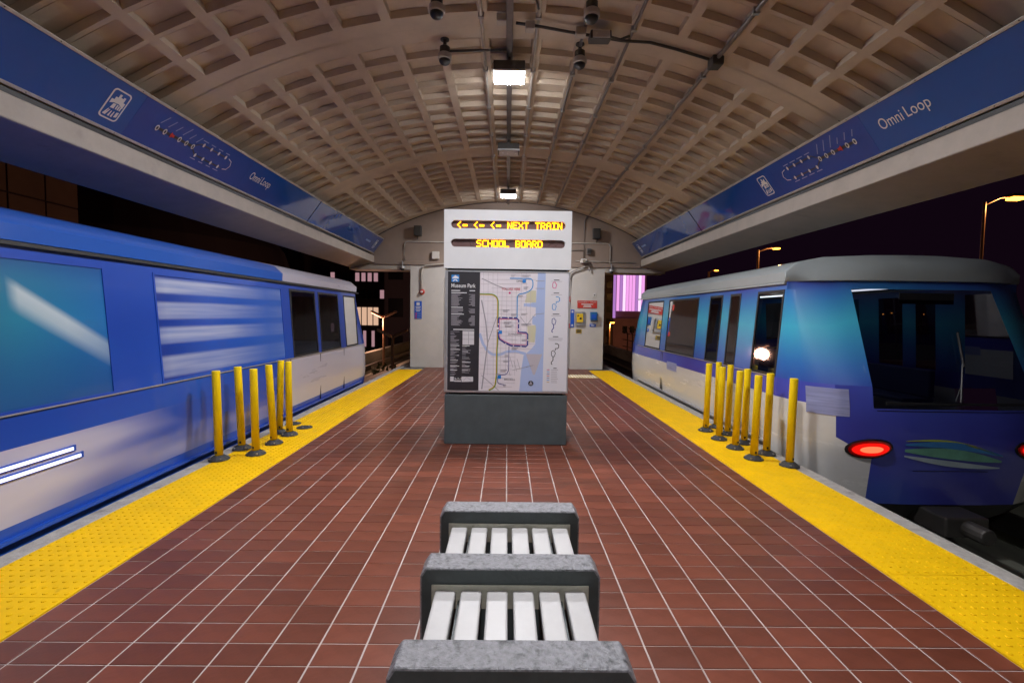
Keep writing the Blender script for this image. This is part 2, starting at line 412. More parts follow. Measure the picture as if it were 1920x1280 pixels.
# ---- guideways beside the platform
for s, nm in ((-1, 'guideway'), (1, 'guideway')):
    q = MB(); q.box(min(s * 3.14, s * 7.0), max(s * 3.14, s * 7.0), -6, 60, -1.9, -1.35)
    gw = struct(q.build(nm, 'guide'))
    for a, b_ in ((3.45, 4.05), (5.1, 5.7)):
        q = MB(); q.box(min(s * a, s * b_), max(s * a, s * b_), -6, 60, -1.347, -1.13); q.build('running_pad', 'guide', gw, bevel=.03)
    q = MB(); q.box(min(s * 4.48, s * 4.68), max(s * 4.48, s * 4.68), -6, 60, -1.347, -0.95); q.build('guide_beam', 'darksteel', gw, bevel=.01)
    q = MB(); q.box(min(s * 6.5, s * 6.75), max(s * 6.5, s * 6.75), -6, 60, -1.347, -0.35); q.build('parapet', 'guide', gw, bevel=.02)
    q = MB(); q.box(min(s * 6.25, s * 6.32), max(s * 6.25, s * 6.32), -6, 60, -1.1, -0.85); q.build('power_rail', 'darksteel', gw)

# ================================================================== VAULT
RV, ZC = 7.4, 4.66 - 7.4
def vp(th, y, r=RV): return (r * math.sin(th), y, ZC + r * math.cos(th))
roof = thing('vaulted_roof', (0, 5.4, 0), 'long coffered concrete barrel vault over the platform with edge beams', 'roof')
ribs = [0.0406 + 0.068 * k for k in range(7)]
ribs = [-t for t in reversed(ribs)] + ribs
HR = 0.0068
cells_t = [(a + HR, b_ - HR) for a, b_ in zip(ribs, ribs[1:])] + [(ribs[-1] + HR, 0.528)]
cells_t = [(-0.528, ribs[0] - HR)] + cells_t
TE = 0.535
def vault_segment(ya, yb, c0, n, pitch, hr=0.026):
    mb = MB()
    rows = [(c0 + k * pitch + hr, c0 + (k + 1) * pitch - hr) for k in range(n)]
    tb = [-TE]
    for a, b_ in cells_t: tb += [a, b_]
    tb.append(TE)
    ybk = [ya]
    for a, b_ in rows: ybk += [a, b_]
    ybk.append(yb)
    for i in range(len(tb) - 1):
        for j in range(len(ybk) - 1):
            t0, t1, y0, y1 = tb[i], tb[i + 1], ybk[j], ybk[j + 1]
            if i % 2 == 1 and j % 2 == 1:
                d = 0.070; it = 0.012 / RV; iy = 0.008
                O = [vp(t0, y0), vp(t1, y0), vp(t1, y1), vp(t0, y1)]
                tm_ = (t0 + t1) / 2
                I = [vp(t0 + it, y0 + iy, RV + d), vp(t1 - it, y0 + iy, RV + d), vp(t1 - it, y1 - iy, RV + d), vp(t0 + it, y1 - iy, RV + d)]
                for k in range(4): mb.poly([O[k], O[(k + 1) % 4], I[(k + 1) % 4], I[k]])
                n0, n1 = vp(tm_, y0 + iy, RV + d + .004), vp(tm_, y1 - iy, RV + d + .004)
                mb.poly([I[0], n0, n1, I[3]]); mb.poly([n0, I[1], I[2], n1])
            else:
                ts = [t0, t1] if t1 - t0 < .03 else [t0, (t0 + t1) / 2, t1]
                for a, b_ in zip(ts, ts[1:]): mb.poly([vp(a, y0), vp(b_, y0), vp(b_, y1), vp(a, y1)])
    K = 18
    for k in range(K):
        a, b_ = -TE + 2 * TE * k / K, -TE + 2 * TE * (k + 1) / K
        mb.poly([vp(a, ya, RV + .32), vp(a, yb, RV + .32), vp(b_, yb, RV + .32), vp(b_, ya, RV + .32)])
        for yy in (ya, yb):
            mb.poly([vp(a, yy, RV + .12), vp(b_, yy, RV + .12), vp(b_, yy, RV + .32), vp(a, yy, RV + .32)])
    return mb.build('vault_segment', 'vault', roof, fix=False)
PT = 0.362
vault_segment(-7.9, -2.70, -6.5, 10, PT)
vault_segment(-2.68, 1.37, -2.46, 10, PT)
vault_segment(1.39, 5.42, 1.60, 10, PT)
vault_segment(5.43, 9.50, 5.66, 10, PT)
vault_segment(9.51, 13.69, 9.74, 10, PT)
for s in (-1, 1):
    pts = [(s * 3.745, 2.925), (s * 3.745, 3.115), (s * 3.84, 3.14), (s * 3.80, 3.66), (s * 3.95, 3.86), (s * 4.43, 3.62), (s * 4.43, 2.785)]
    q = MB(); q.prism(pts, 'y', -8, 13.695); q.build('edge_beam', 'beam', roof, bevel=.012)
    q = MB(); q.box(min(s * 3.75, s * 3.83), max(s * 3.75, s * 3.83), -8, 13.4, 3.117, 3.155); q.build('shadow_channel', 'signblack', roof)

# ---- end wall with pillars and rounded opening
ew = thing('end_wall', (0, 13.7, 0), 'pale concrete end wall closing the vault, on two broad pillars', 'wall')
arc = [(RV * math.sin(t) * 1.0, ZC + RV * math.cos(t) + .05) for t in [TE - 2 * TE * k / 28 for k in range(29)]]
op = []
for k in range(7): t = R(90 * k / 6); op.append((1.80 - .38 + .38 * math.cos(t), 2.40 + .38 * math.sin(t)))
opl = [(-a, b_) for a, b_ in reversed(op)]
out = [(3.9, 2.875)] + [(3.9, 3.62)] + arc + [(-3.9, 3.62), (-3.9, 2.875)]
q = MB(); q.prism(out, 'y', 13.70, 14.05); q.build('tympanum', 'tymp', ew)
lint = [(2.735, 2.872)] + [(2.735, 2.40), (1.80, 2.40)] + op[1:] + opl[:-1] + [(-1.80, 2.40), (-2.735, 2.40), (-2.735, 2.872)]
q = MB(); q.prism(lint, 'y', 13.705, 14.05); q.build('lintel', 'wall', ew)
for s in (-1, 1):
    q = MB(); q.box(min(s * 1.80, s * 2.735), max(s * 1.80, s * 2.735), 13.705, 14.05, 0.001, 2.399); q.build('pillar', 'wall', ew)
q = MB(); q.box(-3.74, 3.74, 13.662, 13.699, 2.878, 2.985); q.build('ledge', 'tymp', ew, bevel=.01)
q = MB(); q.box(-4.43, 4.43, 13.72, 14.3, 2.70, 2.871); q.box(-2.733, 2.733, 13.71, 14.06, 2.66, 2.71)
q = MB(); q.box(-4.45, -2.74, 13.70, 14.4, 2.74, 2.873); q.build('wing_beam', 'beam', ew, bevel=.01)
q = MB(); q.box(2.74, 4.45, 13.70, 14.4, 2.74, 2.873); q.build('wing_beam', 'beam', ew, bevel=.01)
q = MB(); q.tube([(a * .996, 13.69, b_ - .055) for a, b_ in arc], .012, 6); q.build('joint_seal', 'darksteel', ew)
# stair hall behind the opening
sw = thing('stair_hall_wall', (0, 17.5, 0), 'dim plain wall far behind the pillar opening', 'wall')
q = MB(); q.box(-2.7, 2.7, 17.5, 17.7, 0, 3.2); q.build('wall_panel', 'wall', sw)
q = MB(); q.tube([(-2.6, 17.2, .95), (2.6, 17.2, .95)], .025); q.tube([(-2.6, 17.2, .6), (2.6, 17.2, .6)], .02); q.build('handrail', 'steel', sw)

# ================================================================== BLUE ROUTE SIGNS
def sign_frame(side):
    if side < 0: return Flat((-3.61, 0, 3.3825), (0, 1, 0), (.595, 0, .804), (.804, 0, -.595))
    return Flat((3.61, 0, 3.3825), (0, -1, 0), (-.595, 0, .804), (-.804, 0, -.595))
HS = 0.250
def slab(fr, a0, a1, b0, b1, h0, h1, mb, m=0):
    mb.hexa([fr.P(a0, b0, h0), fr.P(a1, b0, h0), fr.P(a1, b1, h0), fr.P(a0, b1, h0)], [fr.P(a0, b0, h1), fr.P(a1, b0, h1), fr.P(a1, b1, h1), fr.P(a0, b1, h1)], m)
def emblem(fr, a, par, h=0.30, w=0.20, z=0.012, white='signwhite', blue='signblue'):
    q = MB(); fr.pl(q, rrect(a - w / 2, a + w / 2, -h / 2, h / 2, .035), z); e = q.build('emblem', white, par)
    q = MB(); fr.pl(q, rrect(a - w / 2 + .014, a + w / 2 - .014, -h / 2 + .014, h / 2 - .014, .026), z + .0012); q.build('emblem_field', blue, e)
    q = MB(); u = w / 0.20; v = h / 0.30; f_ = lambda P: [(a + x_ * u, y_ * v) for x_, y_ in P]
    sky_ = [(-.072, .0), (-.072, .045), (-.045, .045), (-.045, .075), (-.02, .075), (-.02, .112), (.004, .112), (.004, .085), (.03, .085), (.03, .10), (.052, .10), (.052, .05), (.074, .05), (.074, -.005), (.02, .022), (-.03, .018)]
    fr.pl(q, f_(sky_), z + .0024)
    fr.pl(q, f_([(-.03, .008), (.0, .016), (.0, -.035), (-.04, -.038)]), z + .0024)
    for k in range(3): fr.pl(q, f_([(.012 + k * .021, .014 - k * .005), (.026 + k * .021, .011 - k * .005), (.026 + k * .021, -.034), (.012 + k * .021, -.034)]), z + .0024)
    for x0, x1, y0 in ((-.072, -.045, -.05), (-.058, -.028, -.055), (-.018, -.006, -.06), (.012, .022, -.058)):
        fr.pl(q, f_([(x0, -.115), (x0 + .018, -.118), (x1 + .008, y0), (x1, y0)]), z + .0024)
    fr.pl(q, f_([(.045, -.11), (.074, -.10), (.074, -.05), (.05, -.055)]), z + .0024)
    q.build('emblem_picture', white, e)
def route(fr, a0, par, L=1.34, z=0.012, sg=1):
    k = sg * L / 1.34
    q = MB()
    fr.line(q, [(a0, .0), (a0 + .58 * k, .0)], .030, z); fr.line(q, [(a0 + .56 * k, 0), (a0 + .66 * k, .075), (a0 + 1.16 * k, .075)], .016, z); fr.line(q, [(a0 + .56 * k, 0), (a0 + .66 * k, -.075), (a0 + 1.16 * k, -.075)], .016, z)
    q.build('route_line', 'signblack', par)
    q = MB(); fr.line(q, [(a0 + 1.20 * k, .078), (a0 + 1.27 * k, .06), (a0 + 1.30 * k, 0), (a0 + 1.27 * k, -.06), (a0 + 1.20 * k, -.078)], .010, z + .001); q.build('route_loop', 'signwhite', par)
    for i in range(6):
        x_ = a0 + .005 + i * .112 * k
        if i == 2:
            q = MB(); fr.line(q, [(x_ - .03, 0), (x_ + .03, 0)], .032, z + .002); fr.pl(q, [(x_ - sg * .028, -.034), (x_ + sg * .03, 0), (x_ - sg * .028, .034)], z + .003); q.build('station_arrow', 'signred', par)
            continue
        q = MB(); fr.disc(q, x_, 0, .024, .034, z + .003); e = q.build('station_marker', 'signwhite', par)
        q = MB(); fr.disc(q, x_, 0, .012, .020, z + .0042); q.build('marker_hole', 'signblack', e)
    for i in range(4):
        for s in (1, -1):
            x_ = a0 + (.70 + i * .145 + (0 if s > 0 else -.03)) * k
            q = MB(); fr.disc(q, x_, s * .075, .016, .026, z + .003); q.build('station_marker', 'signwhite', par)
            q = MB(); b0 = .125 if s > 0 else -.125
            ln = random.uniform(.035, .055); fr.line(q, [(x_ - ln, b0), (x_ + ln, b0)], .011, z); q.build('station_name', M['faint'], par)
    for i in range(6):
        x_ = a0 + i * .112 * k; ln = random.uniform(.07, .15)
        q = MB(); fr.line(q, [(x_ + .01, .06), (x_ + .01 + ln * .62, .06 + ln * .9)], .011, z); q.build('station_name', M['faint'], par)
M['faint'] = mat('sign_pale_print', (0.20, 0.27, 0.46), 0.5, var=0)
def route_sign(side, a_from, a_to, secs, label, lamp=None):
    fr = sign_frame(side); mid = fr.P((a_from + a_to) / 2, 0, 0)
    t = thing('route_sign', mid, label, 'sign', 'blue route signs')
    q = MB(); slab(fr, a_from, a_to, -HS, HS, -.05, 0.0, q); q.build('sign_box', 'darksteel', t)
    for i, (a0, a1, mm) in enumerate(secs):
        q = MB(); slab(fr, a0 + .001, a1 - .001, -HS + .024, HS - .024, 0.001, 0.008, q); q.build('sign_face', mm, t)
    for b0, b1 in ((HS - .024, HS + .004), (-HS - .004, -HS + .024)):
        q = MB(); slab(fr, a_from, a_to, b0 + .001, b1, 0.001, 0.016, q); q.build('frame_rail', 'signframe', t, bevel=.003)
        a_ = a_from + .15
        sc = MB()
        while a_ < a_to:
            c = fr.P(a_, (b0 + b1) / 2, .017); sc.v; fr.disc(sc, a_, (b0 + b1) / 2, .006, .006, .0175, n=8); a_ += .42
        sc.build('frame_screws', 'darksteel', t)
    return fr, t
# beside the blue-wrapped car (a = +Y); and beside the white car (a = -Y)
fr, t = route_sign(-1, -3, 9.10, [(-3, 4.79, 'signblue'), (4.79, 6.78, 'signblue2'), (6.78, 9.10, 'signblue2')], 'long blue route sign leaning above the blue train, train emblem at its near end')
emblem(fr, 4.56, t); route(fr, 5.08, t)
q = MB(); fr.text(q, 'Omni', 6.86, -.025, .26, .115, .012); q.build('lettering', 'signwhite', t)
q = MB(); fr.text(q, 'Loop', 7.16, -.055, .25, .145, .012); q.build('lettering', 'signwhite', t)
fr, t = route_sign(-1, 9.135, 13.62, [(9.135, 13.62, 'signblue2')], 'short blue sign above the blue train, between the pillar wall and the long sign')
emblem(fr, 13.25, t, .26, .17)
q = MB(); fr.line(q, [(12.42, .0), (12.8, .0)], .05, .012); q.build('lettering', M['faint'], t)
fr, t = route_sign(1, -9.40, 3, [(-9.40, -6.60, 'signblue2'), (-6.60, -4.92, 'signblue2'), (-4.92, 3, 'signblue')], 'long blue route sign leaning above the white train, large lettering at its near end')
emblem(fr, -6.86, t); route(fr, -5.12, t, sg=-1)
# the loop diagram reads from the far end here
q = MB(); fr.text(q, 'Omni', -4.76, -.025, .265, .115, .012); q.build('lettering', 'signwhite', t)
q = MB(); fr.text(q, 'Loop', -4.455, -.055, .25, .145, .012); q.build('lettering', 'signwhite', t)
fr, t = route_sign(1, -13.62, -9.435, [(-13.62, -9.435, 'signblue2')], 'short blue sign above the white train, between the pillar wall and the long sign')
emblem(fr, -13.3, t, .26, .17)
q = MB(); fr.line(q, [(-13.1, .02), (-12.7, .02)], .05, .012); q.build('lettering', M['faint'], t)

# ================================================================== INFORMATION KIOSK
YK = 5.60
kx0, kx1 = -0.722, 0.716
kiosk = thing('information_kiosk', (0, YK, 0), 'white map kiosk with amber train display on a dark grey base', 'kiosk')
q = MB(); q.box(kx0 + .004, kx1 - .004, YK, YK + .55, 0.001, 0.585); q.build('base', 'kbase', kiosk, bevel=.006)
q = MB(); q.box(kx0 + .05, kx1 - .05, YK + .03, YK + .52, 0.586, 0.612); q.build('plinth_gap', 'signblack', kiosk)
q = MB(); q.box(kx0, kx1, YK + .012, YK + .53, 0.613, 2.022); q.build('cabinet', 'alu', kiosk, bevel=.006)
q = MB(); q.box(kx0 + .03, kx1 - .03, YK + .03, YK + .51, 2.0225, 2.0445); q.build('header_gap', 'signblack', kiosk)
# header: front plate with two long slots
hz0, hz1 = 2.045, 2.712
hx0, hx1 = -0.735, 0.728
q = MB(); q.box(hx0, hx1, YK + .055, YK + .54, hz0, hz1); q.build('header_box', 'white', kiosk, bevel=.004)
def px(u, v): return (-.722 + (u - 835) * (1.438 / 227.0), 2.026 - (v - 505) * (1.41 / 227.0))
sl = [(-.655, .655, 2.500, 2.592), (-.655, .655, 2.290, 2.382)]
q = MB()
xs0, xs1 = hx0, hx1
zc = [hz0, sl[1][2], sl[1][3], sl[0][2], sl[0][3], hz1]
def plate_strip(z0, z1): q.box(xs0, xs1, YK, YK + .05, z0, z1)
plate_strip(hz0, sl[1][2]); plate_strip(sl[1][3], sl[0][2]); plate_strip(sl[0][3], hz1)
for a, b_, z0, z1 in sl:
    r_ = (z1 - z0) / 2; zm = (z0 + z1) / 2
    for s, xe, xo in ((-1, a, xs0), (1, b_, xs1)):
        pts = [(xo, z0), (xe - s * r_, z0)] + [(xe - s * r_ + s * r_ * math.sin(R(180 * k / 10)), zm - r_ * math.cos(R(180 * k / 10))) for k in range(1, 10)] + [(xe - s * r_, z1), (xo, z1)]
        q.prism(pts, 'y', YK, YK + .05)
hp = q.build('header_plate', 'white', kiosk)
FONT = {'N': ['10001', '11001', '11001', '10101', '10011', '10011', '10001'], 'E': ['11111', '10000', '10000', '11110', '10000', '10000', '11111'],
 'X': ['10001', '10001', '01010', '00100', '01010', '10001', '10001'], 'T': ['11111', '00100', '00100', '00100', '00100', '00100', '00100'],
 'R': ['11110', '10001', '10001', '11110', '10100', '10010', '10001'], 'A': ['01110', '10001', '10001', '11111', '10001', '10001', '10001'],
 'I': ['11111', '00100', '00100', '00100', '00100', '00100', '11111'], 'S': ['01111', '10000', '10000', '01110', '00001', '00001', '11110'],
 'C': ['01111', '10000', '10000', '10000', '10000', '10000', '01111'], 'H': ['10001', '10001', '10001', '11111', '10001', '10001', '10001'],
 'O': ['11111', '10001', '10001', '10001', '10001', '10001', '11111'], 'L': ['10000', '10000', '10000', '10000', '10000', '10000', '11111'],
 'B': ['11110', '10001', '10001', '11110', '10001', '10001', '11110'], 'D': ['11110', '10001', '10001', '10001', '10001', '10001', '11110'],
 '<': ['00010', '00100', '01000', '10000', '01000', '00100', '00010'], '-': ['00000', '00000', '00000', '11111', '11111', '00000', '00000'], ' ': ['00000'] * 7}
for (a, b_, z0, z1), body, xc in ((sl[0], '<- <- <- NEXT TRAIN', .02), (sl[1], 'SCHOOL BOARD', .02)):
    q = MB(); q.box(a - .01, b_ + .01, YK + .044, YK + .0535, z0 - .012, z1 + .012); db = q.build('display_back', 'ledback', hp)
    pit = 0.0107; q = MB(); cols = len(body) * 6 - 1; x0 = xc - cols * pit / 2; zt = (z0 + z1) / 2 + 3 * pit
    for ci, ch in enumerate(body):
        for r_, row in enumerate(FONT[ch]):
            for c_, bit in enumerate(row):
                if bit == '1':
                    X_ = x0 + (ci * 6 + c_) * pit; Z_ = zt - r_ * pit; h_ = .00505
                    q.box(X_ - h_, X_ + h_, YK + .038, YK + .043, Z_ - h_ * 1.05, Z_ + h_ * 1.05, skip='kltbr')
    q.build('led_message', 'led', hp, fix=False)
q = MB(); q.box(-.70, .70, YK + .008, YK + .040, 2.2, 2.26)
# map case: frame and printed panel
mz0, mz1 = px(0, 729)[1], px(0, 508)[1]; mx0, mx1 = px(840, 0)[0], px(1060, 0)[0]
q = MB()
q.box(kx0, mx0, YK - .012, YK + .012, .614, 2.021); q.box(mx1, kx1, YK - .012, YK + .012, .614, 2.021)
q.box(mx0, mx1, YK - .012, YK + .012, .614, mz0); q.box(mx0, mx1, YK - .012, YK + .012, mz1, 2.021)
q.build('map_frame', 'alu', kiosk)
q = MB(); q.box(mx0, mx1, YK - .003, YK + .011, mz0, mz1); M['paper'] = mat('map_paper', (0.74, 0.69, 0.73), .4, var=.02)
mpanel = q.build('map_panel', 'paper', kiosk)
FR = Flat((0, YK - .003, 0), (1, 0, 0), (0, 0, 1), (0, -1, 0))
pal = {'ink': (.028, .026, .032), 'legend': (.70, .69, .73), 'water': (.40, .49, .74), 'park': (.60, .57, .40), 'road': (.43, .40, .43), 'pale': (.50, .46, .50),
       'green': (.10, .28, .05), 'gold': (.55, .33, .01), 'sky': (.05, .28, .62), 'navy': (.03, .04, .25), 'pink': (.62, .04, .22), 'print': (.62, .60, .62), 'royal': (.02, .22, .62), 'redink': (.50, .03, .05), 'dim': (.33, .31, .34), 'blk': (.05, .045, .06), 'wht': (.75, .75, .76)}
for k_, c_ in pal.items(): M['k_' + k_] = mat('map_' + k_, c_, .42, var=0)
def A(pts): return [px(*p_) for p_ in pts]
def area(name, pts, colr, h, par=mpanel):
    q = MB(); FR.pl(q, A(pts), h); return q.build(name, 'k_' + colr, par)
def ln(q, pts, w, h, m=0): FR.line(q, A(pts), w, h, m)
area('map_water', [(1004, 508), (1018, 508), (1018, 729), (973, 729), (976, 690), (980, 662), (994, 650), (1001, 640), (1001, 560), (979, 571), (979, 566), (1001, 566)], 'water', .0008)
area('map_water', [(979, 565), (1001, 565), (1001, 572), (979, 570)], 'water', .0010)
area('map_water', [(995, 588), (1012, 591), (1004, 606), (995, 603)], 'water', .0010)
area('map_island', [(984, 659), (1014, 659), (1001, 698), (998, 698)], 'paper' if False else 'pale', .0012)
q = MB(); ln(q, [(899, 622), (905, 640), (914, 655), (924, 661), (936, 661), (950, 655), (966, 654), (984, 659)], .030, .0009); q.build('map_river', 'k_water', mpanel)
area('map_park', [(988, 541), (1001, 541), (1001, 563), (981, 563), (984, 548)], 'park', .0012)
area('map_park', [(986, 607), (1001, 605), (1002, 612), (1000, 637), (988, 637)], 'park', .0012)
q = MB()
rnd = random.Random(3)
for k in range(27):
    v_ = 513 + k * 8; u0 = 900 + rnd.choice((0, 0, 8, 20)); u1 = rnd.choice((1000, 985, 968, 972)) if v_ < 650 else rnd.choice((972, 960, 965))
    ln(q, [(u0, v_ + rnd.uniform(-1, 1)), (u1, v_ + rnd.uniform(-1, 1))], .0035, .0016)
for k in range(11):
    u_ = 905 + k * 8.6; v1 = rnd.choice((726, 655, 700)); v0 = rnd.choice((509, 509, 540))
    ln(q, [(u_, v0), (u_ + rnd.uniform(-3, 3), min(v1, 726 if u_ < 970 else 640))], .0035, .0016)
q.build('map_streets', 'k_pale', mpanel)
q = MB()
ln(q, [(902, 520), (930, 533), (950, 540)], .010, .0018); ln(q, [(902, 560), (910, 600), (914, 640), (904, 726)], .014, .0018); ln(q, [(914, 640), (930, 590)], .008, .0018)
ln(q, [(903, 700), (935, 728)], .007, .0018); ln(q, [(973, 590), (985, 605), (1000, 585), (1016, 583)], .006, .0018); ln(q, [(1000, 523), (1016, 523)], .006, .0018); ln(q, [(1000, 537), (1016, 537)], .006, .0018)
ln(q, [(985, 684), (998, 680), (960, 690)], .005, .0018)
for u_, v_ in ((955, 665), (962, 672), (950, 680), (968, 668)): ln(q, [(u_, v_), (u_ + 6, v_ + 20)], .004, .0018)
q.build('map_roads', 'k_dim', mpanel)
for off_, cc in ((-.0045, 'green'), (.0045, 'gold')):
    q = MB(); pts = smooth_path([(899, 549), (932, 549), (932, 640), (931, 650), (931, 700), (928, 722), (917, 728)], 6, 16)
    P2 = [Vector(px(*p_)) for p_ in pts]; PP = []
    for i, p_ in enumerate(P2):
        d_ = (P2[min(i + 1, len(P2) - 1)] - P2[max(i - 1, 0)]).normalized(); PP.append(p_ + Vector((-d_.y, d_.x)) * -off_)
    FR.line(q, PP, .009, .0024); q.build('map_rail_line', 'k_' + cc, mpanel)
q = MB(); ln(q, smooth_path([(953, 519), (995, 519), (995, 538), (982, 546), (967, 548), (967, 592)], 5, 8), .012, .0026); q.build('map_loop_line', 'k_sky', mpanel)
loop = [(933, 594), (935, 592), (966, 592), (970, 596), (970, 618), (984, 619), (987, 622), (987, 642), (984, 645), (957, 644), (944, 638), (935, 632), (933, 624), (933, 594)]
q = MB(); ln(q, loop, .016, .0028); q.build('map_loop_line', 'k_navy', mpanel)
q = MB(); ln(q, [(935, 594.5), (967, 594.5), (967.5, 620), (984, 621.5), (984.5, 642), (958, 641.5), (946, 636.5), (936, 630), (935, 594.5)], .006, .0034); q.build('map_loop_line', 'k_pink', mpanel)
q = MB(); ln(q, smooth_path([(953, 645), (953, 690), (949, 698), (935, 699), (933, 702), (933, 715), (948, 718)], 4, 4), .007, .0028); q.build('map_loop_line', 'k_navy', mpanel)
q = MB()
for u_, v_ in ((938, 592), (951, 592), (960, 592), (970, 602), (970, 613), (987, 633), (961, 644), (947, 640), (933, 604), (933, 617), (975, 645)): FR.disc(q, *px(u_, v_), .008, .008, .0042, n=8)
FR.disc(q, *px(932, 612), .014, .014, .0042); q.build('map_stations', 'k_wht', mpanel)
q = MB(); FR.text(q, 'YOU ARE HERE', *px(938, 541), .215, .026, .0040, offset=.008); q.build('lettering', 'k_redink', mpanel)
q = MB(); FR.disc(q, *px(953, 546), .012, .012, .0040); q.build('here_mark', 'k_pink', mpanel)
for b_, u_, v_, w_ in (('DOWNTOWN', 951, 624, .155), ('BRICKELL', 945, 709, .13), ('OMNI', 965, 526, .07)):
    q = MB(); FR.text(q, b_, *px(u_, v_), w_, .022, .0040); q.build('lettering', 'k_blk', mpanel)
q = MB()
for u_, v_, w_ in ((943, 600, 14), (945, 606, 16), (956, 585, 12), (975, 603, 18), (974, 584, 12), (941, 578, 12), (976, 632, 11), (958, 648, 12), (945, 662, 9), (943, 672, 12), (938, 690, 12), (955, 513, 8), (975, 513, 16), (978, 535, 9), (968, 551, 9), (930, 697, 6), (943, 718, 6)):
    for j in range(2): ln(q, [(u_, v_ + j * 2.4), (u_ + w_ * (1 - .25 * j), v_ + j * 2.4)], .006, .0040)
q.build('map_names', 'k_dim', mpanel)
q = MB(); FR.disc(q, *px(994, 714), .031, .031, .0034); cp = q.build('compass', 'k_ink', mpanel)
q = MB(); FR.pl(q, A([(990.5, 717), (994, 709), (997.5, 717)]), .0046); q.build('compass_needle', 'k_dim', cp)
q = MB()
for u_, v_ in ((979, 524), (937, 619), (936, 703)): FR.pl(q, A([(u_ - 3, v_ + 3), (u_ + 3, v_ + 3), (u_ + 3, v_ - 3), (u_ - 3, v_ - 3)]), .0042)
q.build('map_icons', 'k_royal', mpanel)
# legend strip
area('legend_panel', [(1018, 508.5), (1059.5, 508.5), (1059.5, 728.5), (1015.5, 728.5)], 'legend', .0048)
sym = [(0, 0), (0, -4), (2, -6), (5, -6), (5, -3), (7, -3), (7, 0), (6, 2), (6, 5), (2, 5), (0, 3), (0, 0)]
up_ = [(7, -6), (7, -10), (11, -10), (13, -12), (13, -17), (10, -19), (6, -19)]
dn_ = [(3, 5), (3, 12), (0, 16), (0, 19), (2, 20)]
for vv, cc, u_, d_ in ((531, 'pink', 0, 0), (571, 'sky', 1, 0), (598, 'navy', 0, 1), (658, 'ink', 1, 1)):
    q = MB(); bu = 1031
    ln(q, [(bu + a, vv + b_) for a, b_ in sym], .008, .0056)
    if u_: ln(q, [(bu + a, vv + b_) for a, b_ in up_], .010, .0056)
    if d_: ln(q, [(bu + a, vv + b_) for a, b_ in dn_], .010, .0056)
    q.build('legend_loop', 'k_' + cc, mpanel)
q = MB()
for v_, w_ in ((521, 5), (545, 5), (584, 6), (626, 5), (685, 3)): ln(q, [(1038 - w_, v_), (1038 + w_, v_)], .009, .0056)
q.build('legend_titles', 'k_blk', mpanel)
q = MB()
for v_, w_ in ((523.5, 10), (548, 10), (587, 9), (629, 13), (631, 13), (633, 11)): ln(q, [(1038 - w_, v_), (1038 + w_, v_)], .004, .0056)
for k in range(8): ln(q, [(1031, 688 + k * 3.4), (1031 + rnd.uniform(9, 15), 688 + k * 3.4)], .005, .0056)
q.build('legend_text', 'k_dim', mpanel)
for k, cc in enumerate(('pink', 'sky', 'navy', 'redink', 'navy', 'royal', 'gold')):
    q = MB(); ln(q, [(1023, 688 + k * 3.9), (1028, 688 + k * 3.9)], .007, .0056); q.build('legend_key', 'k_' + cc, mpanel)
# black listing panel
area('listing_panel', [(840.5, 508.5), (899, 508.5), (898, 728.5), (840.5, 728.5)], 'ink', .0048)
q = MB(); FR.pl(q, A([(847, 527), (861, 527), (861, 514), (847, 514)]), .0056); lg = q.build('emblem', 'k_royal', mpanel)
q = MB(); FR.pl(q, A([(849, 518.5), (851, 518.5), (851, 516.5), (853, 516.5), (853, 515), (855.5, 515), (855.5, 516.5), (858, 516.5), (858, 518), (860, 518), (860, 521), (848.5, 521)]), .0064); FR.pl(q, A([(849, 526), (852, 522.5), (856, 522.5), (859, 526), (857, 526), (854, 523.5), (851, 526)]), .0064); q.build('emblem_picture', 'k_wht', lg)
q = MB(); FR.text(q, 'Museum Park', *px(847, 537.5), .278, .046, .0056, offset=.012); q.build('lettering', 'k_wht', mpanel); q = MB(); FR.text(q, '3-1-1', *px(853.5, 709), .082, .026, .0056, offset=.01); q.build('lettering', 'k_wht', mpanel)
q = MB()
ln(q, [(847, 543), (863, 543)], .010, .0056); ln(q, [(880, 543), (890, 543)], .010, .0056); ln(q, [(847, 547), (875, 547)], .009, .0056); ln(q, [(847, 574), (868, 574)], .009, .0056); ln(q, [(847, 586.5), (870, 586.5)], .009, .0056); ln(q, [(851, 615), (889, 615)], .010, .0056)
for u_ in (846, 867.5):
    v_ = 645
    while v_ < 700:
        ln(q, [(u_, v_), (u_ + rnd.uniform(10, 18), v_)], .007, .0056); v_ += rnd.choice((7.3, 9, 11))
q.build('listing_titles', 'k_wht', mpanel)
q = MB()
for a, b_ in ((550, 572), (577, 585), (589.5, 608)):
    v_ = a
    while v_ < b_:
        ln(q, [(847, v_), (847 + rnd.uniform(10, 22), v_)], .0055, .0056); e_ = rnd.uniform(5, 12); ln(q, [(890 - e_, v_), (890, v_)], .0055, .0056); v_ += 1.75
for u_, a, b_, m_ in ((846, 619, 701, 17), (867.5, 647, 698, 17)):
    v_ = a
    while v_ < b_: ln(q, [(u_, v_), (u_ + rnd.uniform(5, m_), v_)], .005, .0056); v_ += rnd.choice((1.75, 1.75, 3.2))
q.build('listing_text', 'k_dim', mpanel)
for pts in ([(846, 712), (852.5, 712), (852.5, 703), (846, 703)], [(853, 712.5), (866, 712.5), (866, 710), (853, 710)], [(867, 713), (888, 712), (888, 703), (867, 703)], [(868, 643), (889, 643), (889, 617.5), (868, 617.5)]):
    ip = area('inset_map', pts, 'print', .0056)
q = MB(); ln(q, [(879, 619), (879, 642)], .006, .0064); ln(q, [(868, 625), (889, 625)], .004, .0064); ln(q, [(868, 633), (889, 633)], .004, .0064); ln(q, [(870, 711), (876, 704), (884, 709)], .004, .0064); q.build('inset_lines', 'k_dim', ip)

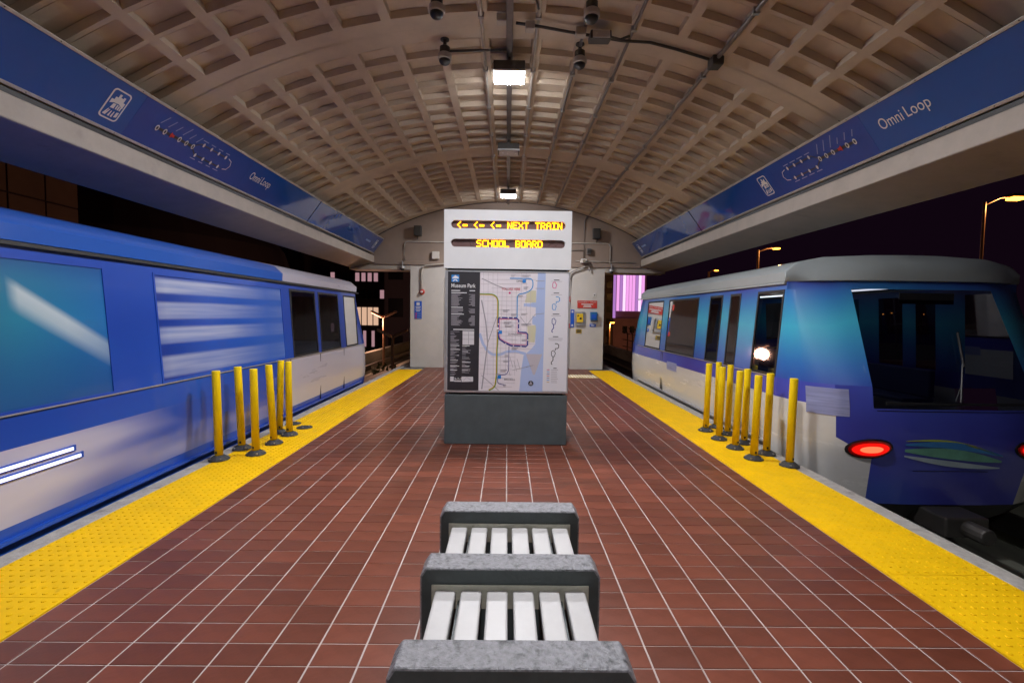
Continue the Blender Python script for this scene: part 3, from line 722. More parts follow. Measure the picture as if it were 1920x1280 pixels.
# ================================================================== BENCH
bench = thing('bench', (.026, 1.28, 0), 'long bench with white slats between dark concrete arm blocks', 'bench')
bx0, bx1 = -.320, .372
fronts = [1.275, 1.800, 2.345]
blk = [(bx0, 0.0), (bx0, .505), (bx0 + .030, .550), (bx1 - .030, .550), (bx1, .505), (bx1, 0.0)]
for i, y0 in enumerate(fronts):
    y1 = y0 + .125
    # body with a chamfered, worn cap
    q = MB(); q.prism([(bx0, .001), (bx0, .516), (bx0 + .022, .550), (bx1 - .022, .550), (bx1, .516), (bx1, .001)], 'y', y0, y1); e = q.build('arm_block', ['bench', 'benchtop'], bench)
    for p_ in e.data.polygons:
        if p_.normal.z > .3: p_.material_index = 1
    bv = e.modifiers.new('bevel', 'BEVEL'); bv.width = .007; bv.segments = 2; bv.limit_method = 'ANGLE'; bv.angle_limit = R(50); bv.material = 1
for i in (0, 1):
    ya, yb = fronts[i] + .1265, fronts[i + 1] - .0015
    for yy0, yy1 in ((yb - .006, yb), (ya, ya + .006)):
        q = MB(); q.box(bx0 + .045, bx1 - .045, yy0, yy1, .395, .489); q.build('slat_plate', 'plate', bench, bevel=.003)
    for k in range(6):
        xc_ = .026 + (k - 2.5) * .0985
        q = MB(); q.box(xc_ - .039, xc_ + .039, ya + .007, yb - .007, .430, .472); q.build('slat', 'slat', bench, bevel=.008, seg=3)
    for xx in (.026 - .18, .026 + .18):
        q = MB(); q.box(xx - .02, xx + .02, ya + .007, yb - .007, .395, .4295); q.build('slat_bearer', 'bench', bench)

# ================================================================== FLEXIBLE POSTS
def post_proto():
    r = thing('flexible_post', (0, 0, 0), 'x', 'bollard')
    q = MB(); q.lathe([(.100, 0.0), (.098, .010), (.062, .038), (.050, .046)], n=10); bs = q.build('base', 'rubber', r)
    q = MB()
    for k in range(4):
        a = R(45 + 90 * k); q.lathe([(.011, 0), (.010, .012), (.004, .014)], (.079 * math.cos(a), .079 * math.sin(a), .016), 6)
    q.build('bolt', 'steel', bs)
    q = MB(); q.lathe([(.0385, .047), (.0385, .900), (.037, .906), (.031, .908)], n=22); tb_ = q.build('tube', 'post', r, smooth=False)
    for p_ in tb_.data.polygons: p_.use_smooth = abs(p_.normal.z) < .5
    q = MB(); q.box(-.009, .009, -.0415, -.0372, .068, .092); q.build('pin_slot', 'black', tb_)
    return r
pp = post_proto()
posts = [(-2.918, 4.890, 1.2, 0), (-2.900, 5.283, 2.4, -1), (-2.648, 5.089, 1.0, 0), (-2.659, 5.514, 3.2, 1), (-2.829, 6.008, -1.6, 0), (-2.659, 5.908, .4, 0),
         (2.684, 6.388, -1.0, 0), (2.913, 6.584, -.3, 0), (2.668, 5.943, -1.4, 0), (2.891, 6.196, -.6, 0), (2.676, 5.533, -1.2, 1), (2.890, 5.752, -.5, 0), (2.681, 5.117, -1.2, 0), (2.920, 5.306, -.6, 0), (2.934, 4.886, -.8, 0)]
plabels = ['yellow post by the blue train, nearest the camera', 'thin-looking yellow post at the platform edge by the blue train, second in the outer row',
           'upright yellow post by the blue train, nearest of the inner row', 'yellow post by the blue train that leans most', 'yellow post by the blue train, partly hidden behind the leaning one', 'yellow post by the blue train, last one before the empty base plates',
           'yellow post by the white train, farthest of the inner row', 'yellow post by the white train, farthest of the outer row, half hidden', 'yellow post by the white train, second farthest of the inner row', 'yellow post by the white train, second farthest of the outer row, half hidden',
           'yellow post by the white train, second nearest of the inner row', 'yellow post by the white train, middle of the outer row', 'yellow post by the white train, nearest of the inner row', 'yellow post by the white train, second nearest of the outer row', 'yellow post by the white train, closest of all to the camera']
plates = [(-2.640, 6.303), (-2.876, 6.508)]
for i, ((x_, y_, tilt, ty), lb) in enumerate(zip(posts, plabels)):
    o = pp if i == 0 else copy_tree(pp)
    o.location = (x_, y_, 0.0055); o['label'] = lb; o['group'] = 'yellow flexible posts'
    o.rotation_euler = (R(ty), R(-tilt), random.uniform(0, 6.28) * 0 + random.uniform(-.5, .5))
    for ch in o.children:
        if ch.name.startswith('base'): pass
for i, (x_, y_) in enumerate(plates):
    t = thing('post_base_plate', (x_, y_, .0055), ['empty round base plate on the yellow strip beyond the last post by the blue train', 'empty round base plate at the platform edge, farthest from the camera'][i], 'base plate', 'empty post bases')
    q = MB(); q.lathe([(.100, 0.0), (.098, .008), (.075, .014), (.03, .016)], (x_, y_, .0055), n=16); q.build('plate', 'rubber', t)
    q = MB()
    for k in range(3): a = R(30 + 120 * k); q.lathe([(.012, 0), (.011, .010), (.004, .012)], (x_ + .055 * math.cos(a), y_ + .055 * math.sin(a), .018), 6)
    q.build('bolt', 'steel', t)

# ================================================================== CEILING FIXTURES
def ceiling_lamp(y, lit, label, skirt=False):
    t = thing('ceiling_lamp', (-.015, y, 4.66), label, 'lamp', 'lamps under the vault')
    w_ = .185
    q = MB(); q.box(-.015 - w_, -.015 + w_, y - .17, y + .17, 4.395, 4.505); q.build('housing', 'darksteel', t, bevel=.006)
    q = MB(); q.box(-.015 - w_ * .93, -.015 + w_ * .93, y - .155, y + .155, 4.372, 4.394)
    q.build('lens', 'lens' if lit else 'off_lens', t, bevel=.008)
    if skirt:
        q = MB()
        for s in (-1, 1): q.box(-.015 + s * .192 - .006, -.015 + s * .192 + .006, y - .19, y + .19, 4.335, 4.50); q.box(-.20, .17, y + s * .197 - .006, y + s * .197 + .006, 4.335, 4.50)
        q.build('added_light_shield', 'darksteel', t)  # added to the unseen lamps, keeps their side light off the vault
    q = MB()
    for s in (-1, 1): q.box(-.015 + s * (w_ + .006) - .005, -.015 + s * (w_ + .006) + .005, y - .165, y + .165, 4.37, 4.40)
    q.box(-.015 - w_, -.015 + w_, y - .178, y - .171, 4.375, 4.40)
    if not skirt: q.build('lens_trim', 'steel', t)
    q = MB(); q.tube([(-.015, y - .08, 4.506), (-.015, y - .08, 4.60)], .015); q.tube([(-.015, y + .08, 4.506), (-.015, y + .08, 4.60)], .015); q.build('hanger', 'darksteel', t)
ceiling_lamp(6.02, True, 'brightest square lamp hanging under the middle of the vault')
ceiling_lamp(8.75, False, 'unlit boxy lamp hanging between the two lit ones')
ceiling_lamp(11.85, True, 'small bright lamp farthest away near the end wall')
ceiling_lamp(3.10, True, 'lamp overhead between the bench and the kiosk', True)
ceiling_lamp(-2.7, True, 'lamp overhead behind the bench', True)
q = MB(); q.box(-.05, .02, -7, 13.6, 4.602, 4.665); q.box(-.04, .01, -7, 13.6, 4.58, 4.601)
tag(q.build('cable_raceway', 'conduit'), 'straight metal raceway along the crown of the vault above the lamps', 'raceway')
def conduit(pts, label, r=.016, mm='conduit', clips=True, grp='conduits under the vault'):
    t = thing('conduit', pts[0], label, 'conduit', grp)
    q = MB(); q.tube(pts, r, 8); q.build('pipe', mm, t, smooth=True)
    if clips:
        q = MB()
        for a, b_ in zip(pts, pts[1:]):
            a, b_ = Vector(a), Vector(b_); L_ = (b_ - a).length; n_ = int(L_ / 1.1)
            for k in range(n_):
                c = a.lerp(b_, (k + .5) / n_); q.box(c.x - .03, c.x + .03, c.y - .018, c.y + .018, c.z - r - .006, c.z + r + .01)
        if q.f: q.build('clip', 'steel', t)
    return t
def vz(x_): return ZC + math.sqrt(RV * RV - x_ * x_)
for x_, mm, lb in ((-.315, 'conduit_paint', 'pale conduit along the rib beside the lamps, on the blue train side'), (.285, 'conduit_paint', 'pale conduit along the rib beside the lamps, on the white train side'),
                   (.790, 'conduit', 'grey conduit along the second rib from the lamps'), (1.285, 'conduit', 'grey conduit along the third rib from the lamps'), (2.215, 'conduit', 'dark conduit running along the vault far from the lamps with a junction box')):
    conduit([(x_, -2, vz(x_) - .028), (x_, 13.55 if x_ < 2 else 13.4, vz(x_) - .028)], lb, .018 if x_ < 2 else .022, mm)
pts = [(x_, 5.36 + (.02 if x_ > .6 else -.10 * (1 - x_ / .6)), vz(x_) - .075 + (.045 if x_ > 1.4 else 0)) for x_ in (0.05, .3, .6, .9, 1.2, 1.5, 1.8, 2.15)]
conduit(pts, 'dark conduit crossing the plain vault band from the lamp line to the junction box', .016, 'darksteel', False)
conduit([(-.70, 4.80, 4.585), (.05, 4.84, 4.60), (.24, 4.90, 4.60), (.275, 5.05, 4.60)], 'thin dark conduit linking a dome camera to the lamp line', .012, 'darksteel', False)
conduit([(-.73, 5.68, 4.50), (-.05, 5.72, 4.55)], 'short dark conduit arm behind the brightest lamp', .014, 'darksteel', False)
def jbox(x_, y_, z_, sx, sy, sz, mm, label, nm='junction_box', cat='junction box'):
    t = thing(nm, (x_, y_, z_), label, cat, 'boxes under the vault')
    q = MB(); q.box(x_ - sx, x_ + sx, y_ - sy, y_ + sy, z_ - sz, z_ + sz); q.build('box', mm, t, bevel=.005)
    q = MB(); q.box(x_ - sx * .9, x_ + sx * .9, y_ - sy * .9, y_ + sy * .9, z_ - sz - .007, z_ - sz - .0005); q.build('cover', mm, t, bevel=.002)
jbox(2.215, 5.36, vz(2.2) - .055, .06, .075, .045, 'darksteel', 'dark junction box where two conduits meet on the plain vault band')
jbox(-.10, 5.18, 4.57, .05, .05, .035, 'conduit_paint', 'small pale box beside the raceway on the plain vault band')
jbox(.20, 5.30, 4.57, .05, .05, .035, 'conduit_paint', 'small pale box on the rib conduit nearest the lamps')
jbox(.745, 5.34, 4.545, .055, .05, .035, 'conduit_paint', 'small pale box on the second rib conduit beside a dome camera')
def dome_camera(x_, y_, z0, label, k=1.0):
    t = thing('dome_camera', (x_, y_, vz(x_)), label, 'camera', 'dome cameras')
    q = MB(); q.tube([(x_, y_, vz(x_) - .004), (x_, y_, z0 + .19)], .020, 10); q.lathe([(.05, -.012), (.05, 0)], (x_, y_, vz(x_) - .003), 14); q.build('mount', 'darksteel', t)
    q = MB(); q.lathe([(.035, .20), (.058, .185), (.058, .12)], (x_, y_, z0), 18); q.build('collar', 'darksteel', t)
    q = MB(); q.lathe([(.060, .119), (.078, .105), (.080, .055), (.070, .045)], (x_, y_, z0), 18); q.build('housing', 'conduit_paint', t)
    q = MB(); q.lathe([(.066, .044), (.062, .022), (.048, .003), (.025, -.010), (.004, -.014)], (x_, y_, z0), 18); q.build('dome', 'black', t, smooth=True)
dome_camera(-.715, 4.80, 4.345, 'pendant dome camera nearest on the blue train side of the lamps')
dome_camera(-.748, 5.66, 4.345, 'pendant dome camera on the blue train side, next to the brightest lamp')
dome_camera(.775, 4.82, 4.345, 'pendant dome camera nearest on the white train side of the lamps')
dome_camera(.790, 5.69, 4.345, 'pendant dome camera on the white train side, below the small pale box')
t = thing('floodlight', (.95, 5.28, 4.59), 'unlit grey floodlight on a bracket under the plain vault band', 'floodlight')
q = MB(); q.hexa([(.83, 5.18, 4.40), (1.05, 5.18, 4.40), (1.05, 5.36, 4.43), (.83, 5.36, 4.43)], [(.83, 5.20, 4.50), (1.05, 5.20, 4.50), (1.05, 5.38, 4.51), (.83, 5.38, 4.51)]); q.build('housing', 'darksteel', t, bevel=.01)
q = MB(); q.hexa([(.85, 5.171, 4.405), (1.03, 5.171, 4.405), (1.03, 5.178, 4.405), (.85, 5.178, 4.405)], [(.85, 5.19, 4.49), (1.03, 5.19, 4.49), (1.03, 5.197, 4.49), (.85, 5.197, 4.49)]); q.build('glass', 'off_lens', t)
q = MB(); q.tube([(1.05, 5.28, 4.47), (1.16, 5.29, 4.45), (1.26, 5.31, 4.50)], .014); q.build('bracket', 'darksteel', t)

# ================================================================== END WALL FITTINGS
YW = 13.70
def wbox(name, x_, z_, w_, h_, d_, mm, label, cat, bevel=.004, y=YW, group=None):
    t = thing(name, (x_, y, z_), label, cat, group); q = MB(); q.box(x_ - w_ / 2, x_ + w_ / 2, y - d_, y - .002, z_ - h_ / 2, z_ + h_ / 2); q.build('body', mm, t, bevel=bevel); return t
for s, x_, lb in ((-1, -2.505, 'black loudspeaker on the end wall beside the blue train sign'), (1, 2.455, 'black loudspeaker on the end wall beside the white train sign')):
    t = wbox('loudspeaker', x_, 3.80, .20, .28, .16, 'black', lb, 'loudspeaker', .012, YW - .05, 'wall loudspeakers')
    q = MB(); q.box(x_ - .085, x_ + .085, YW - .218, YW - .2105, 3.675, 3.925); q.build('grille', 'darksteel', t, bevel=.002)
    q = MB(); q.tube([(x_ + s * .02, YW - .004, 3.60), (x_ + s * .02, YW - .09, 3.60), (x_ + s * .02, YW - .10, 3.66)], .014); q.build('bracket', 'darksteel', t)
def wpath(label, pts, r=.014, mm='conduit_paint', rad=.12):
    P3 = smooth_path([(a, YW - .03 if len(c) == 0 else c[0], b_) for a, b_, *c in pts], 5, rad)
    t = thing('wall_conduit', P3[0], label, 'conduit', 'conduits on the end wall'); q = MB(); q.tube(P3, r, 8); q.build('pipe', mm, t, smooth=True); return t
wpath('conduit arching across the tympanum to the small camera beside the blue train', [(-1.0, 3.52), (-2.9, 3.52), (-2.9, 2.98)])
wpath('conduit arching across the tympanum to the small camera beside the white train', [(1.0, 3.55), (2.87, 3.55), (2.87, 2.98)])
wpath('bent grey pipe from the lintel down to the red alarm horn', [(-1.70, 3.3), (-1.70, 2.92, 13.64), (-2.36, 2.86, 13.64), (-2.42, 2.70, 13.66), (-2.42, 2.18, 13.67)], .022)
wpath('thick conduit bending from the opening over the white pillar', [(1.72, 2.2, 13.66), (1.74, 2.75, 13.64), (2.28, 2.93, 13.64), (2.30, 2.78, 13.64)], .020)
wpath('dark conduit dropping from the vault edge down the tympanum', [(2.215, 4.30), (2.13, 4.18), (2.13, 3.1)], .014, 'conduit')
wpath('thin conduit across the tympanum at speaker height', [(1.0, 3.35), (2.13, 3.35)], .010)
wpath('thin conduit along the ledge beside the white train', [(1.9, 3.06), (3.6, 3.02)], .010)
wbox('wall_box', -2.02, 3.15, .19, .20, .09, 'wall', 'square pale junction box on the end wall above the ledge', 'junction box')
t = wbox('wall_box', 2.27, 3.32, .12, .17, .09, 'conduit', 'grey socket box on the end wall below a loudspeaker', 'junction box'); q = MB(); q.box(2.22, 2.32, 13.60, 13.609, 3.27, 3.36); q.build('cover', 'darksteel', t)
t = thing('emergency_light', (2.12, 13.62, 3.06), 'small pale emergency light on the ledge above the white train pillar', 'light')
q = MB(); q.hexa([(2.02, 13.50, 2.99), (2.22, 13.50, 2.99), (2.22, 13.66, 3.0), (2.02, 13.66, 3.0)], [(2.05, 13.55, 3.10), (2.19, 13.55, 3.10), (2.19, 13.66, 3.13), (2.05, 13.66, 3.13)]); q.build('body', 'wall', t, bevel=.01)
q = MB(); q.tube([(2.12, 13.50, 3.04), (2.12, 13.47, 3.03)], .045, 12); q.build('lamp_head', 'steel', t)
def small_cam(x_, label):
    t = thing('wall_camera', (x_, 13.62, 2.87), label, 'camera', 'dome cameras')
    q = MB(); q.tube([(x_, 13.62, 2.98), (x_, 13.62, 2.83)], .016); q.lathe([(.04, .10), (.07, .09), (.075, .03), (.06, .02)], (x_, 13.60, 2.74), 14); q.build('housing', 'steel', t)
    q = MB(); q.lathe([(.058, .019), (.05, -.015), (.03, -.035), (.005, -.042)], (x_, 13.60, 2.74), 14); q.build('dome', 'black', t, smooth=True)
small_cam(-2.935, 'small camera hanging from the ledge beside the blue train'); small_cam(2.90, 'small camera hanging from the ledge beside the white train')
t = thing('alarm_horn', (-2.40, 13.68, 2.13), 'red fire alarm horn at the end of a pipe on a pillar', 'alarm')
q = MB(); q.lathe([(.075, 0), (.075, .03), (.06, .05)], (0, 0, 0), 16)
q.v = [(-2.40 + a, 13.70 - c, 2.13 + b_) for a, b_, c in q.v]; q.build('horn', 'redplastic', t)
q = MB(); q.box(-2.43, -2.37, 13.60, 13.649, 2.10, 2.16); q.build('strobe', 'off_lens', t, bevel=.006)
def notice(x_, z_, w_, h_, mm, label, rows, ink='signwhite', name='notice', head=None):
    t = wbox(name, x_, z_, w_, h_, .012, mm, label, 'sign', .001, YW + .004)
    fr = Flat((x_, YW - .0085, z_), (1, 0, 0), (0, 0, 1), (0, -1, 0))
    q = MB()
    for b_, wf, th in rows: fr.line(q, [(-w_ * wf / 2, b_ * h_), (w_ * wf / 2, b_ * h_)], th, .001)
    if rows: q.build('print', ink, t)
    return t, fr
t, fr = notice(-2.515, 1.62, .205, .50, 'labelblue', 'tall blue notice with small print on a pillar', [(.18, .7, .022), (.10, .6, .02), (.02, .7, .02), (-.06, .5, .02)])
q = MB(); fr.pl(q, rrect(-.045, .045, .13, .215, .01), .001); q.build('pictogram', 'signwhite', t)
for k in range(3):
    q = MB(); fr.disc(q, -.055, -.10 - k * .062, .022, .022, .001); q.build('pictogram', 'redplastic', t)
    q = MB(); fr.line(q, [(-.02, -.10 - k * .062), (.07, -.10 - k * .062)], .018, .001); q.build('print', 'faint', t)
t, fr = notice(2.26, 1.845, .56, .215, 'brickred', 'red rectangular notice with white lettering above the call box', [(-.33, .42, .022)], 'signwhite')
q = MB(); fr.text(q, 'EMERGENCY', -.25, .052, .30, .030, .001); fr.text(q, 'CHARGING', .07, .052, .18, .030, .001)
for b_, wf in ((.005, .60), (-.035, .36)): fr.line(q, [(-.56 * wf / 2, b_), (.56 * wf / 2, b_)], .024, .001)
q.build('lettering', 'signwhite', t)
notice(1.845, 1.44, .105, .50, 'labelblue', 'narrow upright blue sign at the pillar corner beside the call box', [(.38, .5, .05), (-.38, .5, .05)])
D.objects['notice.002'].name
t = wbox('call_box', 2.065, 1.43, .27, .40, .03, 'steel', 'grey steel call box with yellow front on a pillar', 'call box')
q = MB(); q.box(1.965, 2.145, 13.645, 13.669, 1.34, 1.58); yb_ = q.build('yellow_front', 'callyellow', t, bevel=.003)
q = MB(); q.box(1.985, 2.02, 13.638, 13.6445, 1.50, 1.54); q.box(2.045, 2.10, 13.638, 13.6445, 1.42, 1.47); q.build('button', 'black', yb_)
t = wbox('intercom_phone', 2.44, 1.515, .19, .235, .11, 'phoneblue', 'blue intercom box mounted beside the call box', 'intercom', .012)
q = MB(); q.box(2.375, 2.505, 13.58, 13.5895, 1.44, 1.56); q.build('front_panel', 'labelblue', t, bevel=.003)
notice(2.43, 1.255, .175, .085, 'labelblue', 'small blue sticker below the intercom box', [(.15, .7, .016), (-.2, .5, .012)])
M['ochre'] = mat('ochre_sticker', (.40, .27, .02), .5, var=0)
notice(2.035, 1.085, .165, .12, 'ochre', 'small yellow and black sticker below the call box', [(.2, .7, .03), (-.15, .7, .03)], 'signblack')
notice(2.46, 2.11, .09, .10, 'signwhite', 'tiny white tag high on the pillar above the red notice', [(0, .4, .03)], 'signblack')
t = wbox('fire_extinguisher_box', 1.755, 1.99, .05, .16, .06, 'redplastic', 'small red alarm box on the edge of the opening, upper of two', 'alarm', .004, 13.76)
t = wbox('fire_extinguisher_box', 1.755, 1.23, .05, .13, .06, 'redplastic', 'small red alarm box on the edge of the opening, lower of two', 'alarm', .004, 13.76)

# ================================================================== TRAINS
def printmat(name, fn):
    m = D.materials.new(name); m.use_nodes = True; nt = m.node_tree
    b = nt.nodes['Principled BSDF']; b.inputs['Roughness'].default_value = .22; b.inputs['Coat Weight'].default_value = .6; b.inputs['Coat Roughness'].default_value = .05
    fn(nt, b); return m
def grad_wrap(c0, c1, c2, scale, axis_scale, phase=0.0, span=(.30, .70)):
    def fn(nt, b):
        N, L = nt.nodes, nt.links
        tc = N.new('ShaderNodeTexCoord'); mp = N.new('ShaderNodeMapping'); mp.inputs['Scale'].default_value = axis_scale; mp.inputs['Location'].default_value = (phase, phase, phase)
        L.new(tc.outputs['Object'], mp.inputs['Vector'])
        nz = N.new('ShaderNodeTexNoise'); nz.inputs['Scale'].default_value = scale; nz.inputs['Detail'].default_value = 2
        L.new(mp.outputs['Vector'], nz.inputs['Vector'])
        cr = N.new('ShaderNodeValToRGB'); e = cr.color_ramp.elements
        e[0].position = span[0]; e[0].color = (*c0, 1); e[1].position = span[1]; e[1].color = (*c2, 1); x_ = e.new(.5); x_.color = (*c1, 1)
        L.new(nz.outputs['Fac'], cr.inputs['Fac']); L.new(cr.outputs['Color'], b.inputs['Base Color'])
    return fn
M['wrap_blue'] = printmat('wrap_blue', grad_wrap((.006, .035, .30), (.010, .065, .42), (.012, .11, .52), .5, (1, .35, 1.2)))
def zfade(stops, z0, z1, amp=.35, yscale=.5):       # printed vinyl fade up the car side
    def fn(nt, b):
        N, L = nt.nodes, nt.links
        tc = N.new('ShaderNodeTexCoord'); sp = N.new('ShaderNodeSeparateXYZ'); L.new(tc.outputs['Object'], sp.inputs[0])
        mr = N.new('ShaderNodeMapRange'); mr.inputs['From Min'].default_value = z0 + 1.13; mr.inputs['From Max'].default_value = z1 + 1.13; L.new(sp.outputs['Z'], mr.inputs['Value'])
        mp = N.new('ShaderNodeMapping'); mp.inputs['Scale'].default_value = (.6, yscale, .5); L.new(tc.outputs['Object'], mp.inputs['Vector'])
        nz = N.new('ShaderNodeTexNoise'); nz.inputs['Scale'].default_value = 1.6; nz.inputs['Detail'].default_value = 2; L.new(mp.outputs['Vector'], nz.inputs['Vector'])
        m1 = N.new('ShaderNodeMath'); m1.operation = 'MULTIPLY_ADD'; m1.inputs[1].default_value = amp; m1.inputs[2].default_value = -amp / 2; L.new(nz.outputs['Fac'], m1.inputs[0])
        ad = N.new('ShaderNodeMath'); ad.use_clamp = True; L.new(mr.outputs[0], ad.inputs[0]); L.new(m1.outputs[0], ad.inputs[1])
        cr = N.new('ShaderNodeValToRGB'); el = cr.color_ramp.elements
        el[0].position, el[0].color = stops[0][0], (*stops[0][1], 1); el[1].position, el[1].color = stops[-1][0], (*stops[-1][1], 1)
        for p_, c_ in stops[1:-1]: x_ = el.new(p_); x_.color = (*c_, 1)
        L.new(ad.outputs[0], cr.inputs['Fac']); L.new(cr.outputs['Color'], b.inputs['Base Color'])
    return fn
M['wrap_cyan'] = printmat('wrap_cyan', zfade([(0, (.03, .05, .36)), (.25, (.03, .16, .48)), (.6, (.05, .42, .60)), (.85, (.03, .20, .50)), (1, (.03, .05, .36))], .74, 1.98))
M['wrap_violet'] = printmat('wrap_violet', grad_wrap((.05, .045, .36), (.055, .075, .46), (.04, .13, .50), .8, (.6, .6, .8), 1.0))
M['wrap_pale'] = printmat('wrap_pale', grad_wrap((.012, .07, .42), (.22, .25, .52), (.54, .53, .66), 1.1, (.4, .26, 1.9), 5.0, (.40, .60)))
M['car_white'] = mat('car_white', (0.62, 0.61, 0.59), 0.26, var=0.05, scale=2, coat=.4, dirt=((.45, .38, .30), 1.3, .58, .35), stretch=(1, .3, 2))
M['car_roof'] = mat('car_roof', (0.33, 0.37, 0.375), 0.35, var=0.06, scale=3, coat=.2)
M['car_roof_blue'] = mat('car_roof_blue', (0.02, 0.10, 0.46), 0.30, var=0, coat=.4)
M['car_lilac'] = mat('car_lilac_white', (0.47, 0.45, 0.53), 0.3, var=0.03, scale=1.5, coat=.4, stretch=(1, .2, 2.5))
M['gasket'] = mat('window_gasket', (0.012, 0.012, 0.014), .5, var=.1)
M['interior'] = mat('car_interior', (0.22, 0.23, 0.25), .55, var=.1)
M['seat'] = mat('car_seat', (0.03, 0.05, 0.16), .6, var=.1)
M['glass'] = glassmat('car_glass', (.42, .47, .50))
M['glass_teal'] = printmat('teal_window_wrap', zfade([(0, (.008, .09, .36)), (.5, (.012, .20, .42)), (.8, (.012, .24, .34)), (1, (.008, .10, .16))], .84, 1.9, .9, .9))
M['glass_blue'] = printmat('blue_window_wrap', grad_wrap((.006, .035, .30), (.010, .06, .40), (.012, .09, .50), .7, (1, .5, .8), 2.0))
M['skirt'] = mat('car_skirt', (.03, .03, .032), .6, var=.2)
def ramp(nt, src, stops, f0, f1):
    N, L = nt.nodes, nt.links
    mr = N.new('ShaderNodeMapRange'); mr.inputs['From Min'].default_value = f0; mr.inputs['From Max'].default_value = f1; L.new(src, mr.inputs['Value'])
    cr = N.new('ShaderNodeValToRGB'); el = cr.color_ramp.elements
    st = [((p_ - f0) / (f1 - f0), c_) for p_, c_ in stops]
    el[0].position, el[0].color = st[0][0], (*st[0][1], 1); el[1].position, el[1].color = st[-1][0], (*st[-1][1], 1)
    for p_, c_ in st[1:-1]: x_ = el.new(p_); x_.color = (*c_, 1)
    L.new(mr.outputs[0], cr.inputs['Fac']); return cr.outputs['Color']
def mixc(nt, f_, a_, b_):
    x_ = nt.nodes.new('ShaderNodeMix'); x_.data_type = 'RGBA'
    for k_, v_ in (('Factor', f_), ('A', a_), ('B', b_)):
        if isinstance(v_, tuple): x_.inputs[k_].default_value = (*v_, 1)
        elif isinstance(v_, (int, float)): x_.inputs[k_].default_value = v_
        else: nt.links.new(v_, x_.inputs[k_])
    return x_.outputs['Result']
def mulc(nt, a_, b_):
    x_ = nt.nodes.new('ShaderNodeMix'); x_.data_type = 'RGBA'; x_.blend_type = 'MULTIPLY'; x_.inputs['Factor'].default_value = 1
    nt.links.new(a_, x_.inputs['A']); nt.links.new(b_, x_.inputs['B']); return x_.outputs['Result']
def coords(nt):
    tc = nt.nodes.new('ShaderNodeTexCoord'); sp = nt.nodes.new('ShaderNodeSeparateXYZ'); nt.links.new(tc.outputs['Object'], sp.inputs[0]); return tc.outputs['Object'], sp.outputs['Y'], sp.outputs['Z']
Y0L, Z0L = -6.025, 1.13          # car origin
g1 = lambda v: (v, v, v)
def bands(nt, b):                # pale light streaks painted as bands into the blue wrap
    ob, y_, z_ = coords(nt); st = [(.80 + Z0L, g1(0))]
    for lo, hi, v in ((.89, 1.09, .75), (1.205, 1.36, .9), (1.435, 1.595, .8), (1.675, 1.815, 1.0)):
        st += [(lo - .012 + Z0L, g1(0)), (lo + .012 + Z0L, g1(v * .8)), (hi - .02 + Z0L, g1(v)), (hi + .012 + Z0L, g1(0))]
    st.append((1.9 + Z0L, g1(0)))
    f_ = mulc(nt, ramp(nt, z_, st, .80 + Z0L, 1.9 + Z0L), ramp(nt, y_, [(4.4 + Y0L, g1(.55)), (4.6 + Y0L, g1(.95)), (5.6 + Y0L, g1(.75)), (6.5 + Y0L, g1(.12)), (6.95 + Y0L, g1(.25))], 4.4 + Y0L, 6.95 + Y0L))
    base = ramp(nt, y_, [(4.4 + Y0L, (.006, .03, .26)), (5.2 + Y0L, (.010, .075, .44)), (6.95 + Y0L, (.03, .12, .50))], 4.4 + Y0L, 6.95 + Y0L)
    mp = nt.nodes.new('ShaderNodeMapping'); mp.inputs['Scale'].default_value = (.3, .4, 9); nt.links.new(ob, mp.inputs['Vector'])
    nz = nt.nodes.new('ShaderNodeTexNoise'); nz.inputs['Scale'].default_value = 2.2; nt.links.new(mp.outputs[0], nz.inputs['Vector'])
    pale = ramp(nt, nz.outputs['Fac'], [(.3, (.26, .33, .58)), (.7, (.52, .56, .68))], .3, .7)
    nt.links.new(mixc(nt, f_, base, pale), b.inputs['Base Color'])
def diag(nt, b):                 # teal wrap with a pale diagonal light streak painted in
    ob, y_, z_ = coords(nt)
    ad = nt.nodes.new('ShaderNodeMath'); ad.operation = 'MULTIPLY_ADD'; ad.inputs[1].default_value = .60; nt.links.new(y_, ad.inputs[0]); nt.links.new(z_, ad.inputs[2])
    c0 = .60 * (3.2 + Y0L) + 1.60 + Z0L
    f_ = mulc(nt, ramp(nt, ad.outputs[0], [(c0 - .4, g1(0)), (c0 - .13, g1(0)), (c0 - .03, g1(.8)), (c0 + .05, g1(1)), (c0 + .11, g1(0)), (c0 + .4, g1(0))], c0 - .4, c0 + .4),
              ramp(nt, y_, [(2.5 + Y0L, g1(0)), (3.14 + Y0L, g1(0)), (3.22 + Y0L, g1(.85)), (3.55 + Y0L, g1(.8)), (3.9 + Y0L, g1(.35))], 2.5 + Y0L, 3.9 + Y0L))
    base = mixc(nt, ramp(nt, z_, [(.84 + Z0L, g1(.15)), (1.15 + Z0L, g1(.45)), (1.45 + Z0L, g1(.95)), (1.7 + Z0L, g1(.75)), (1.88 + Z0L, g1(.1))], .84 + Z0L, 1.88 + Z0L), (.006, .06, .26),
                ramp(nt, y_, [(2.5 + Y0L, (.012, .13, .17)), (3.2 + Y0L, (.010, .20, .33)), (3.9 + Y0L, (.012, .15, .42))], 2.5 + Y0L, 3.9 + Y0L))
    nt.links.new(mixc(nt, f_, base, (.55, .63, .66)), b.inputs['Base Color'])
M['painted_streaks'] = printmat('painted_streaks', bands); M['painted_diag_streak'] = printmat('painted_diag_streak', diag)
for k_ in ('painted_streaks', 'painted_diag_streak', 'wrap_blue', 'wrap_cyan', 'wrap_violet', 'wrap_pale'): M[k_].node_tree.nodes['Principled BSDF'].inputs['Roughness'].default_value = .35
M['glass_screen'] = glassmat('screen_glass', (.22, .22, .25), 1.45, .02)
